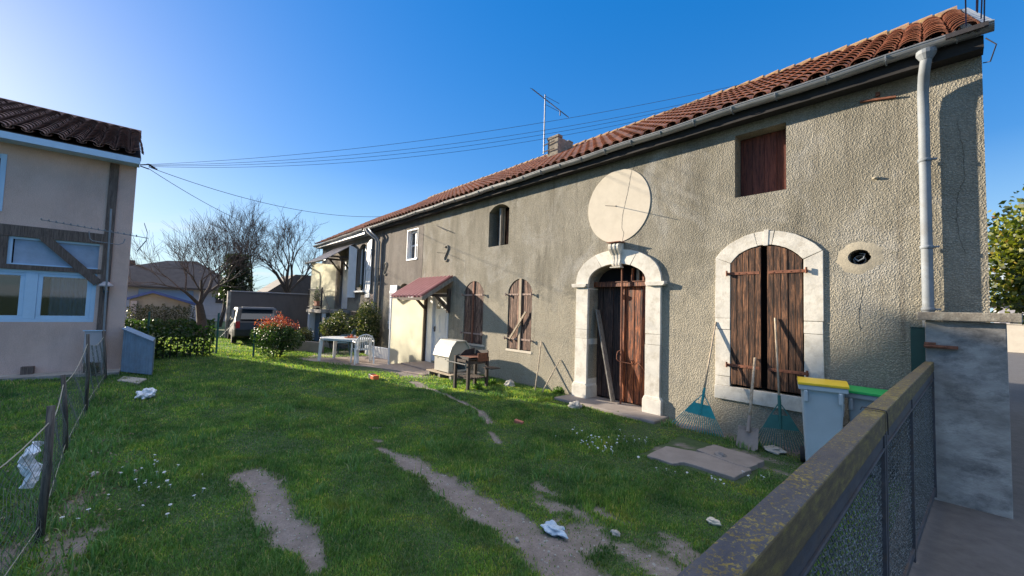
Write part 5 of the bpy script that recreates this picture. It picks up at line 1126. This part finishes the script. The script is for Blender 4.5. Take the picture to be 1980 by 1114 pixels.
mb = MB(); mb.lathe([(.0, q.z+.07), (.05, q.z+.06), (.13, q.z-.03), (.12, q.z-.05), (.0, q.z-.05)], (HX+.15, q.y, 0), 16); mb.box(HX+.04, HX+.15, q.y-.012, q.y+.012, q.z+.05, q.z+.075); mb.build('hood', 'fargrey', ln); mb = MB(); mb.lathe([(.05, q.z-.051), (.055, q.z-.14), (.03, q.z-.2), (0, q.z-.2)], (HX+.15, q.y, 0), 12); mb.build('lamp_glass', 'pane', ln)
ya = thing('tv_antenna', 'long yagi antenna on a pole beside the pink house corner', 'antenna', (-12.9, -7.35, 0)); X0 = -12.9
mt_ = AX(215, 404, X0); mbt = AX(209, 560, X0); mb = MB(); mb.tube([(X0, mbt.y, .0), (X0, mt_.y, mt_.z)], .018, 8); mb.build('mast', 'zincpipe', ya)
mb = MB(); a = AX(80, 425, X0); b = AX(287, 461, X0); mb.tube([a, b], .009, 6)
for k in range(15): p = a.lerp(b, k/16); mb.tube([p+Vector((.10, 0, .0)), p-Vector((.10, 0, 0))], .006, 5); mb.blob(p+Vector((0, 0, .02)), (.014, .014, .018), 1)
p1 = AX(172, 447, X0); p2 = AX(242, 462, X0); c1 = AX(174, 462, X0); c2 = AX(238, 470, X0); mb.tube([p1, c1, AX(180, 466, X0), AX(230, 473, X0), c2, p2], .009, 6)
r0 = AX(279, 432, X0); r1 = AX(285, 450, X0); r2 = AX(283, 465, X0); r3 = AX(265, 486, X0)
for dx in (-.1, 0, .1): mb.tube([r0+Vector((dx, 0, 0)), r1+Vector((dx, 0, 0)), r2+Vector((dx, 0, 0)), r3+Vector((dx, 0, 0))], .006, 4)
mb.build('aerial', 'zincpipe', ya)
mtr = thing('meter_box', 'pale open electricity box on legs beside the pink house post', 'meter box', (-13.1, -7.5, 0)); a = AX(165, 640, -13.1); b = AX(196, 700, -13.1); mb = MB(); mb.box(-13.2, -13.0, a.y, b.y, b.z, a.z); mb.build('cabinet', 'fargrey', mtr, bevel=.01); mb = MB(); mb.box(-13.03, -12.98, a.y-.03, b.y+.03, a.z, a.z+.02); mb.build('top', 'bluewhite', mtr); mb = MB()
for y in (a.y+.03, b.y-.03): mb.box(-13.15, -13.1, y-.015, y+.015, 0, b.z)
mb.build('leg', 'timber', mtr)
for (x, y, r, h, s, lab) in ((233, 712, .16, .75, 31, 'thin climbing plant at the pink house corner'), (178, 728, .16, .28, 32, 'dark low shrub at the foot of the pink wall')):
    p = G(x, y); bush('shrub', lab, 'shrub', (p.x, p.y, h*.6), (r, r, h*.6), 500, .05, 'dull', s, stems=4)
# metal lean-to
ls = thing('metal_lean_to', 'low blue grey corrugated metal lean-to at the pink house corner', 'shed', (-12.6, -6.7, 0)); A = G(237, 722); B = G(290, 728); at = AX(237, 636, A.x); bt = AX(303, 656, B.x+.0)
A = Vector((-13.12, -6.98, 0)); B = Vector((-12.25, -6.45, 0)); vs = []; fs = []; n = 72
for i in range(n+1):
    t = i/n; p = A.lerp(B, t); h = 1.02+(.78-1.02)*t; k = .022*math.sin(i/n*2*math.pi*11); q = p+Vector((.5, -.8, 0))*k; vs += [(q.x, q.y, .04), (q.x, q.y, h), (q.x-.004, q.y+.006, .04), (q.x-.004, q.y+.006, h)]
for i in range(n): o = i*4; fs += [(o, o+4, o+5, o+1), (o+2, o+3, o+7, o+6), (o+1, o+5, o+7, o+3)]
MB().add(vs, fs).build('front_sheet', 'corrug', ls)
mb = MB(); mb.add([A+Vector((.02, -.04, 1.02)), B+Vector((.04, -.02, .78)), B+Vector((-.8, .03, .79)), A+Vector((-.8, .03, 1.03)), A+Vector((.02, -.04, 1.04)), B+Vector((.04, -.02, .80)), B+Vector((-.8, .03, .81)), A+Vector((-.8, .03, 1.05))], [(0, 3, 2, 1), (4, 5, 6, 7), (0, 1, 5, 4), (1, 2, 6, 5), (2, 3, 7, 6), (3, 0, 4, 7)]); mb.build('roof_sheet', 'corrug', ls)
mb = MB(); vs = []; fs = []; n = 40
for i in range(n+1):
    t = i/n; p = B.lerp(B+Vector((-.8, .03, 0)), t); k = .012*math.sin(t*2*math.pi*9); q = p+Vector((.8, .5, 0))*k; vs += [(q.x, q.y, .04), (q.x, q.y, .79)]
for i in range(n): o = i*2; fs.append((o, o+2, o+3, o+1))
mb.add(vs, fs); mb.build('side_sheet', 'corrug', ls)
slab('pale concrete slab lying before the metal lean-to', [(225, 735), (268, 741), (285, 732), (240, 727)], .03, .05, 'concrete')
# ---------------------------------------------------------------- gate, pier and box on the street side
pr = thing('gate_pier', 'grey rendered gate pier with lichened concrete cap at the house corner', 'pier', (.02, -.45, 0))
mb = MB(); mb.box(-.245, .285, -.70, -.22, -.2, 1.77); P_ = mb.build('shaft', 'concrete', pr, bevel=.008)
mb = MB(); mb.box(-.30, .375, -.78, -.16, 1.775, 1.86); mb.build('cap', 'capstone', pr, bevel=.008)
mb = MB(); mb.box(-.255, -.02, -.735, -.702, 1.50, 1.53); mb.box(-.25, -.17, -.745, -.701, 1.53, 1.555); mb.tube([(-.25, -.74, 1.515), (-.10, -.75, 1.515)], .012, 6); mb.build('hinge', 'rust', pr)
mb = MB(); mb.box(-.37, -.25, -.40, -.30, 1.10, 1.69); mb.box(-.375, -.245, -.405, -.295, 1.69, 1.70); o = mb.build('letter_box', 'greenbox', bevel=.006); tag(o, 'narrow dark green metal box between facade and gate pier', 'box')
GX0 = -.375; GZ = 1.26
def leafgate(label, p0, p1, w0, w1, hh0, hh1, stiles, mesh):
    """p0 near, p1 far: left top edge of the top rail"""
    p0, p1 = Vector(p0), Vector(p1); t = thing('gate', label, 'gate', (p0.x, (p0.y+p1.y)/2, 0)); up = Vector((0, 0, 1)); X = Vector((1, 0, 0))
    n = 30; vs = []; fs = []
    for i in range(n+1):
        s = i/n; a = p0.lerp(p1, s); w = w0+(w1-w0)*s; h = hh0+(hh1-hh0)*s; k = .0012*math.sin(i*2.1)
        vs += [a+up*k, a+X*w+up*(k*.6), a+X*(w+.001)-up*h, a-up*h]
    for i in range(n): o = i*4; fs += [(o+j, o+(j+1) % 4, o+4+(j+1) % 4, o+4+j) for j in range(4)]
    fs += [(0, 1, 2, 3), (n*4, n*4+3, n*4+2, n*4+1)]
    MB().add(vs, fs).build('top_rail', 'rail', t, bevel=.006)
    B = lambda s, dx, dz: p0.lerp(p1, s)+X*(w0+(w1-w0)*s+dx)+up*(-(hh0+(hh1-hh0)*s)-dz)
    mb = MB(); mb.beam(B(0, -.016, .034), B(1, -.016, .034), .022, .064, (0, 0, 1)); mb.beam(B(0, -.012, .072), B(1, -.012, .072), .030, .010, (0, 0, 1))
    q0, q1 = B(0, -.016, 0), B(1, -.016, 0); mb.beam((q0.x, q0.y, .12), (q1.x, q1.y, .12), .03, .05, (0, 0, 1)); mb.build('frame_bar', 'railbar', t, bevel=.003)
    for s, wd in stiles:
        c = B(s, -.016, 0); mb = MB(); mb.box(c.x-.018, c.x+.018, c.y-wd/2, c.y+wd/2, .05, c.z-.001); mb.build('stile', 'railbar', t, bevel=.003)
    L = (p1-p0).length; mb = MB(); sp = mesh; m_ = int(L/sp); zt = B(0, 0, .075).z; nz = 54
    for i in range(m_+1):
        s = i/m_; c = B(s, -.016, .075); pts = []
        for j in range(nz+1):
            z = c.z-(c.z-.14)*j/nz; pts.append((c.x+.0035*math.cos(j*math.pi), c.y+.0062*math.sin(j*math.pi/2+(i % 2)*math.pi), z))
        mb.tube(pts, .0021, 4, False)
    for j in range(0, nz, 2):
        f = j/nz; pts = []
        for i in range(m_+1):
            s = i/m_; c = B(s, -.016, .075); pts.append((c.x+.0035*math.cos(i*math.pi), c.y, c.z-(c.z-.14)*f+.004*math.sin(i*math.pi/2)))
        mb.tube(pts, .0021, 4, False)
    mb.build('wire_mesh', 'galv', t); return t
leafgate('near gate leaf with lichen spotted top rail and crimped wire mesh', (-.378, -6.45, 1.258), (-.372, -3.60, 1.262), .082, .088, .108, .115, [(.005, .04), (.992, .04)], .03)
leafgate('far gate leaf with brown crusted rail ending at the pier', (-.372, -3.585, 1.264), (-.252, -.72, 1.36), .088, .065, .115, .09, [(.01, .045), (.40, .03), (.985, .04)], .035)
mb = MB(); pts = [(-.385, -3.6, 1.255), (-.380, -3.595, 1.272), (-.33, -3.59, 1.272), (-.28, -3.585, 1.268), (-.276, -3.58, 1.25), (-.275, -3.57, 1.14)]; mb.tube(pts, .003, 5); o = mb.build('binding_wire', 'iron'); tag(o, 'thin wire tied round the rails where the two gate leaves meet', 'wire')
# ---------------------------------------------------------------- overhead cables
def cable(label, a, b, sag, r=.010, mat='wire', n=28):
    a = Vector(a); b = Vector(b); mb = MB(); mb.tube([a.lerp(b, k/n)-Vector((0, 0, sag*4*(k/n)*(1-k/n))) for k in range(n+1)], r, 5); o = mb.build('overhead_cable', mat, loc=a); return tag(o, label, 'cable', 'overhead cables')
A_ = AX(292, 319, -13.1); A_ = Vector((-13.1, -6.78, A_.z))
ends = [((1490, 151), 'uppermost of the four cables crossing above the farmhouse roof', .33, 0), ((1440, 175), 'second of the four cables above the farmhouse roof', .40, -.015), ((1395, 190), 'third of the four cables above the farmhouse roof', .44, -.03), ((1366, 203), 'lowest of the four cables passing just behind the chimney top', .48, -.05)]
for (px, lab, sg, dz) in ends:
    e = W(px[0], px[1], 3.05); d = e-A_; cable(lab, A_+Vector((0, 0, dz)), A_+d, sg, .0042)
e = W(737, 419, -.2); cable('thin cable from the pink house to the roof edge above the downpipes', A_+Vector((0, 0, -.06)), e, .35, .007); e = W(625, 452, -.3); cable('thin cable from the pink house to the far end of the row', A_+Vector((0, 0, -.10)), Vector((-22.2, -.42, 5.0)), .45, .007)
br = thing('cable_bracket', 'cluster of cable anchors at the pink house eave corner', 'bracket', (-13.2, -6.9, A_.z-.1)); mb = MB(); mb.tube([(-13.3, -6.93, A_.z), A_], .014, 6); mb.tube([(-13.3, -6.93, A_.z-.03), A_+Vector((0, 0, -.11))], .014, 6)
for k in range(4): mb.blob(A_+Vector((.02*k, .04*k, -.03*k)), (.035, .05, .02), 1)
mb.build('insulator', 'iron', br)
for k, (xt, xb, yb, lab) in enumerate(((1866, 1868, 50, 'leftmost of the cables rising from the eave corner'), (1889, 1888, 22, 'second cable rising from the eave corner'), (1891.5, 1890, 24, 'thin cable close beside the second rising cable'), (1900, 1897, 36, 'third cable rising from the eave corner'), (1904, 1903, 42, 'rightmost of the cables rising from the eave corner'))):
    b = W(xb, yb, -.45); t_ = W(xt, -40, -1.4); d = (t_-b); o = cable(lab, b, b+d*4, .02, .006, 'bluewire', 6); o['group'] = 'cables rising from the eave corner'
# ---------------------------------------------------------------- background: wall, car, houses, trees
cw = thing('concrete_wall', 'tall dark rendered wall with pale end closing the yard', 'wall', (-23, -2, 0)); mb = MB(); mb.box(-23.25, -23.0, -3.72, .0, -.1, 2.20); mb.build('panel', 'wallgrey', cw); mb = MB(); mb.box(-23.28, -22.97, -3.84, -3.721, -.1, 2.22); mb.build('end_post', 'concrete', cw); mb = MB(); mb.box(-23.29, -22.96, -3.72, 0, 2.201, 2.25); mb.build('coping', 'fargrey', cw)
def car(label, loc, yaw):
    t = thing('parked_car', label, 'car', (0, 0, 0)); L, Wd = 3.9, 1.66
    prof = [(-1.95, .35), (-1.97, .62), (-1.90, .92), (-1.72, 1.0), (-1.35, 1.42), (-1.1, 1.50), (.2, 1.50), (.55, 1.42), (1.05, .98), (1.75, .86), (1.93, .66), (1.95, .35), (1.6, .28), (-1.6, .28)]
    mb = MB(); n = len(prof); rings = [(-Wd/2, .93), (-Wd/2+.05, 1.0), (Wd/2-.05, 1.0), (Wd/2, .93)]; vs = []
    for (y, s) in rings:
        for (x, z) in prof: k = .11*max(0, z-.95)/.55; vs.append((x*s, y*(1-k*1.2), .28+(z-.28)*(1 if s == 1 else .985)))
    fs = [(i*n+j, i*n+(j+1) % n, (i+1)*n+(j+1) % n, (i+1)*n+j) for i in range(3) for j in range(n)]+[tuple(range(n))[::-1], tuple(range(3*n, 4*n))]; mb.add(vs, fs); mb.build('body', 'carpaint', t, bevel=.03)
    mb = MB(); mb.add([(-1.80, -.62, 1.03), (-1.80, .62, 1.03), (-1.40, .55, 1.41), (-1.40, -.55, 1.41), (-1.76, -.62, 1.03), (-1.76, .62, 1.03), (-1.36, .55, 1.40), (-1.36, -.55, 1.40)], [(0, 1, 2, 3), (7, 6, 5, 4), (0, 4, 5, 1), (1, 5, 6, 2), (2, 6, 7, 3), (3, 7, 4, 0)]); mb.build('rear_window', 'glass', t)
    for s in (-1, 1):
        mb = MB(); mb.prism([(-1.2, 1.03), (.9, 1.03), (.45, 1.38), (-1.0, 1.42)], FW, s*Wd/2*.955, s*Wd/2*.975); mb.build('side_window', 'glass', t)
        mb = MB(); mb.box(-1.96, -1.88, s*.72-.08, s*.72+.06, .68, .95); mb.build('tail_light', 'redlamp', t)
        for x in (-1.2, 1.22):
            mb = MB(); mb.tube([(x, s*(Wd/2-.16), .31), (x, s*(Wd/2+.02), .31)], .31, 20); mb.build('wheel', 'rubber', t, bevel=.02)
    mb = MB(); mb.box(-1.55, -1.25, -.56, .56, 1.50, 1.53); mb.build('spoiler', 'fargrey', t); t.location = loc; t.rotation_euler = (0, 0, yaw); return t
car('dark grey car parked before the tall wall, rear towards the yard', (-21.2, -3.05, 0), math.radians(176))
fh = thing('hip_roofed_house', 'wide low house with brown hipped roof far beyond the garden', 'house', (-46, -5, 0)); mb = MB(); mb.box(-50, -42, -12, -1.0, -.2, 2.75); mb.build('wall', 'fargrey', fh)
mb = MB(); z = 2.7; mb.add([(-41.4, -12.6, z), (-41.4, -.4, z), (-50.6, -.4, z), (-50.6, -12.6, z), (-45.0, -5.6, 5.0), (-45.0, -3.6, 5.15), (-41.4, -12.6, z-.12), (-41.4, -.4, z-.12), (-50.6, -.4, z-.12), (-50.6, -12.6, z-.12)], [(0, 1, 5, 4), (1, 2, 5), (2, 3, 4, 5), (3, 0, 4), (6, 9, 8, 7), (0, 6, 7, 1), (1, 7, 8, 2), (2, 8, 9, 3), (3, 9, 6, 0)]); mb.build('roof', 'slate', fh)
mb = MB(); mb.box(-41.99, -41.9, -7.2, -3.9, 1.5, 2.5); mb.build('blue_panel', 'farblue', fh); mb = MB(); mb.box(-41.99, -41.9, -2.4, -1.2, 1.55, 2.15); mb.build('window', 'glass', fh); mb = MB(); mb.box(-47, -46.2, -8.2, -7.6, 3.5, 4.9); mb.build('chimney', 'slate', fh)
fh2 = thing('low_house', 'dark roofed house partly hidden behind the pink house corner', 'house', (-55, -12, 0)); mb = MB(); mb.box(-58, -52, -16, -8.2, -.2, 2.6); mb.build('wall', 'fargrey', fh2); mb = MB(); mb.prism([(-16.6, 2.6), (-7.6, 2.6), (-9.2, 4.3), (-15, 4.5)], FG, -58.4, -51.6); mb.build('roof', 'slate', fh2)
ht = thing('garden_hut', 'small grey gabled hut with blue roof edges beyond the hedge', 'hut', (-31, -6, 0)); a = AX(295, 565, -30); mb = MB(); mb.prism([(-7.35, -.1), (-4.75, -.1), (-4.75, 1.62), (a.y, 2.12), (-7.35, 1.66)], FG, -33, -30); mb.build('wall', 'hutwall', ht)
mb = MB(); mb.beam((-31.5, a.y+.02, 2.20), (-31.5, -7.75, 1.66), .0, .0) if 0 else None
for (y0, z0, y1, z1) in ((a.y, 2.20, -7.75, 1.66), (a.y, 2.20, -4.35, 1.52)): mb.add([(-29.8, y0, z0), (-29.8, y1, z1), (-33.2, y1, z1), (-33.2, y0, z0), (-29.8, y0, z0-.14), (-29.8, y1, z1-.14), (-33.2, y1, z1-.14), (-33.2, y0, z0-.14)], [(0, 1, 2, 3), (7, 6, 5, 4), (0, 4, 5, 1), (1, 5, 6, 2), (2, 6, 7, 3), (3, 7, 4, 0)])
mb.build('roof', 'blueroof', ht); mb = MB(); mb.box(-29.98, -29.85, -7.3, -7.05, 0, 1.6); mb.build('post', 'fargrey', ht)
rh = thing('shed_roof_house', 'grey roofed outbuilding behind the tall wall beside the row', 'house', (-36, 3, 0)); mb = MB(); mb.box(-38, -34, .4, 5, -.2, 2.6); mb.build('wall', 'fargrey', rh); mb = MB(); mb.prism([(-.2, 2.5), (5.6, 2.5), (3.6, 3.9), (1.6, 3.9)], FG, -38.3, -33.7); mb.build('roof', 'slate', rh)
def bare_tree(label, base, height, spread, seed, trunk_r, fork, levels=6, up=.35, group=None, mat='bark', nl=4, lean=(0, 0), q=(.60, .84)):
    g = random.Random(seed); t = thing('bare_tree', label, 'tree', base, group); T_ = MB(); C_ = MB(); base = Vector(base)
    def grow(p, d, L, r, lv):
        n = 4; pts = [p]; rr = [r]; qv = Vector(p); dd = Vector(d)
        for k in range(n):
            dd = (dd+Vector((g.uniform(-1, 1), g.uniform(-1, 1), g.uniform(-.5, .9)))*.20).normalized(); qv = qv+dd*L/n; pts.append(qv.copy()); rr.append(r*(1-.42*(k+1)/n))
        (T_ if lv >= levels-1 else C_).tube(pts, rr, 7 if lv > 3 else (5 if lv > 1 else 3), False)
        if lv <= 0: return
        m_ = nl if lv == levels else g.choice((3, 3, 4))
        for i in range(m_+ (1 if lv < 4 else 0)):
            j = n if (i < 2 or lv == levels) else g.choice((2, 3)); a = g.uniform(0, 6.283)
            if lv == levels: a = 2*math.pi*(i+g.uniform(-.2, .2))/m_
            side = dd.orthogonal().normalized(); side.rotate(Matrix.Rotation(a, 3, dd)); k = g.uniform(.45, 1.0)*(spread if lv >= levels-1 else .85)
            nd = (dd+side*k+Vector((0, 0, up*.3))).normalized(); grow(pts[j], nd, L*g.uniform(*q), max(.0065, rr[j]*g.uniform(.55, .75)), lv-1)
    grow(base, Vector((lean[0], lean[1], 1)).normalized(), fork, trunk_r, levels)
    T_.build('trunk', mat, t); C_.build('crown', 'twig', t); return t
bare_tree('wide bare tree with forked trunk standing before the brown roofed house', (-25.0, -4.6, 0), 5.6, 1.1, 8, .27, 1.55, 5, .45, nl=3, lean=(0, -.10), q=(.74, .96))
bare_tree('bare tree with thick pale trunk rising behind the tall wall near the row', (-27.5, -.2, 0), 6.5, 1.15, 12, .28, 2.35, 5, .3, nl=5)
bare_tree('upright bare tree behind the middle of the tall wall', (-29, -1.9, 0), 7, .6, 19, .16, 2.5, 5, .8, nl=5)
bare_tree('smaller bare tree in the gap left of the upright one', (-33, -3.0, 0), 5, .8, 23, .14, 2.2, 5, .5, nl=4)
def conifer(label, c, r, n, seed):
    t = thing('evergreen_tree', label, 'tree', (c[0], c[1], 0)); g = np.random.default_rng(seed); z = g.uniform(0, 1, n); a = g.uniform(0, 6.283, n); rad = r[0]*(1-.45*z)*(.72+.28*np.sin(z*19+3*np.sin(a*2)+g.uniform(-.5, .5, n)))*g.uniform(.2, 1, n)**.5
    P = np.stack([c[0]+rad*np.cos(a), c[1]+rad*np.sin(a), c[2]+z*r[1]], 1); leaves('crown', P, .20, 'leaf_conif', t, asp=.35); MB().tube([(c[0], c[1], -.1), (c[0], c[1], c[2]+r[1]*.9)], [.14, .03], 8).build('trunk', 'bark', t)
conifer('dark shaggy evergreen behind the left end of the tall wall', (-27.5, -2.95, 1.9), (1.1, 2.5), 3800, 3)
bush('evergreen_shrub', 'dark rounded evergreen just above the tall wall', 'shrub', (-30.5, -2.4, 2.2), (.9, .9, 1.2), 2600, .16, 'conif', 41)
for k, (x, y, h, rr, lab) in enumerate(((-70, 14, 5.2, 5, 'distant dark treetops seen past the end of the row'), (-75, -22, 4.5, 6, 'distant low trees left of the brown roofed house'))):
    t = thing('distant_tree', lab, 'tree', (x, y, 0)); leaves('crown', cloud(2500, (x, y, h*.6), (rr, rr*1.3, h*.6), .3, 10, 50+k), .5, 'leaf_dull', t); MB().tube([(x, y, -.1), (x, y, h*.6)], .2, 6).build('trunk', 'bark', t)
# street side: evergreen behind the house corner, far wall
mt = thing('magnolia_tree', 'leafy evergreen tree with yellow green leaves behind the house corner', 'tree', (2.4, 10.5, 0)); leaves('crown', np.concatenate([cloud(15000, (2.1, 9.6, 3.5), (1.9, 1.6, 1.8), .25, 18, 61, 1.5), cloud(7000, (2.2, 9.8, 2.4), (2.0, 1.5, 1.0), .2, 14, 63, 1.0), cloud(8000, (3.7, 10.6, 3.3), (1.7, 1.5, 1.7), .25, 12, 62, 1.5)]), .15, 'leaf_magn', mt, up=.3)
mb = MB(); mb.tube([(2.4, 10.5, -.1), (2.3, 10.3, 1.8), (1.9, 9.9, 3.2), (1.7, 9.6, 4.6)], [.16, .13, .09, .03], 9)
for k in range(9): a = k*.8; mb.tube([(2.2, 10.2, 1.7+.2*k), (2.2+1.1*math.cos(a), 10.2+1.1*math.sin(a), 2.6+.25*k)], [.05, .015], 6)
mb.build('trunk', 'bark', mt)
mb = MB(); mb.box(1.2, 9, 34, 34.25, -.1, 1.75); mb.box(1.15, 9, 33.95, 34.3, 1.751, 1.80); tag(mb.build('boundary_wall', 'disc'), 'cream boundary wall at the far end of the street', 'wall')
dh = thing('street_house', 'pale house with dark windows at the far end of the street', 'house', (6, 44, 0)); mb = MB(); mb.box(2.0, 12, 42, 50, -.1, 3.2); mb.build('wall', 'fargrey', dh); mb = MB(); mb.box(2.5, 3.6, 41.95, 41.99, 1.3, 2.3); mb.build('window', 'glass', dh); mb = MB(); mb.prism([(1.6, 3.2), (12.4, 3.2), (7, 5.6)], FW, 41.6, 50.4); mb.build('roof', 'slate', dh)

# ---------------------------------------------------------------- light, sky, camera
L = Vector((2.6, 1.0, -.80)).normalized(); sd = -L; el = math.asin(sd.z)
sun = bpy.data.lights.new('sun', 'SUN'); sun.energy = 4.7; sun.angle = math.radians(.8); sun.color = (1.0, .87, .69)
so = bpy.data.objects.new('sun', sun); COL.objects.link(so); so.rotation_euler = L.to_track_quat('-Z', 'Y').to_euler()
w = bpy.data.worlds.new('World'); S.world = w; w.use_nodes = True; nt = w.node_tree; bg = nt.nodes['Background']
sk = nt.nodes.new('ShaderNodeTexSky'); sk.sky_type = 'NISHITA'; sk.sun_disc = False; sk.sun_elevation = el; sk.sun_rotation = math.atan2(sd.x, sd.y); sk.altitude = 200; sk.air_density = 1.0; sk.dust_density = .3; sk.ozone_density = 2.0
tc = nt.nodes.new('ShaderNodeTexCoord'); mp = nt.nodes.new('ShaderNodeMapping'); mp.inputs['Scale'].default_value = (1.6, 1.6, 9); nt.links.new(tc.outputs['Generated'], mp.inputs[0])
no = tex(nt, mp.outputs[0], 1.9, 7, .6, dist=.5); cr = ramp(nt, no, [(.50, (0, 0, 0)), (.66, (1, 1, 1))])
sp = nt.nodes.new('ShaderNodeSeparateXYZ'); nt.links.new(tc.outputs['Generated'], sp.inputs[0])
band = ramp(nt, sp.outputs[2], [(0, (.9, .9, .9)), (.09, (.9, .9, .9)), (.17, (0, 0, 0))]); k = mix(nt, 1, cr, band, 'MULTIPLY')
gm = nt.nodes.new('ShaderNodeGamma'); gm.inputs[1].default_value = .47; nt.links.new(sk.outputs[0], gm.inputs[0])
hs = nt.nodes.new('ShaderNodeHueSaturation'); hs.inputs['Saturation'].default_value = 2.35; hs.inputs['Hue'].default_value = .515; nt.links.new(gm.outputs[0], hs.inputs['Color'])
base = mix(nt, 1, hs.outputs[0], (1.04, 1.10, 1.22), 'MULTIPLY')
hz = ramp(nt, sp.outputs[2], [(0, (.75, .75, .75)), (.05, (.6, .6, .6)), (.30, (0, 0, 0))]); base = mix(nt, hz, base, (1.35, 2.15, 2.9))
# pale bright zenith added out of view to lift the fill light
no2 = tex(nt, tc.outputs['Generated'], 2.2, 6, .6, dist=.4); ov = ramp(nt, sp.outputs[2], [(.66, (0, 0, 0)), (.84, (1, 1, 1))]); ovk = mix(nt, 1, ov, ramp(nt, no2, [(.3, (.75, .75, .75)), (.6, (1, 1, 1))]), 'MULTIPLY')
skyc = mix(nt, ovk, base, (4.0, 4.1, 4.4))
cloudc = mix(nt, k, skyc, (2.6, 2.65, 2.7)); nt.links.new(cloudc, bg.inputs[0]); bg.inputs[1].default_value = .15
cam = bpy.data.cameras.new('camera'); co_ = bpy.data.objects.new('camera', cam); COL.objects.link(co_); cam.sensor_width = 36; cam.lens = FPX/1980*36; cam.clip_start = .02; cam.clip_end = 3000
co_.matrix_world = Matrix(((RX.x, UX.x, -_f.x, CAM.x), (RX.y, UX.y, -_f.y, CAM.y), (RX.z, UX.z, -_f.z, CAM.z), (0, 0, 0, 1))); S.camera = co_
S.view_settings.view_transform = 'Standard'; S.view_settings.look = 'None'; S.view_settings.exposure = 1.3; S.view_settings.gamma = 1
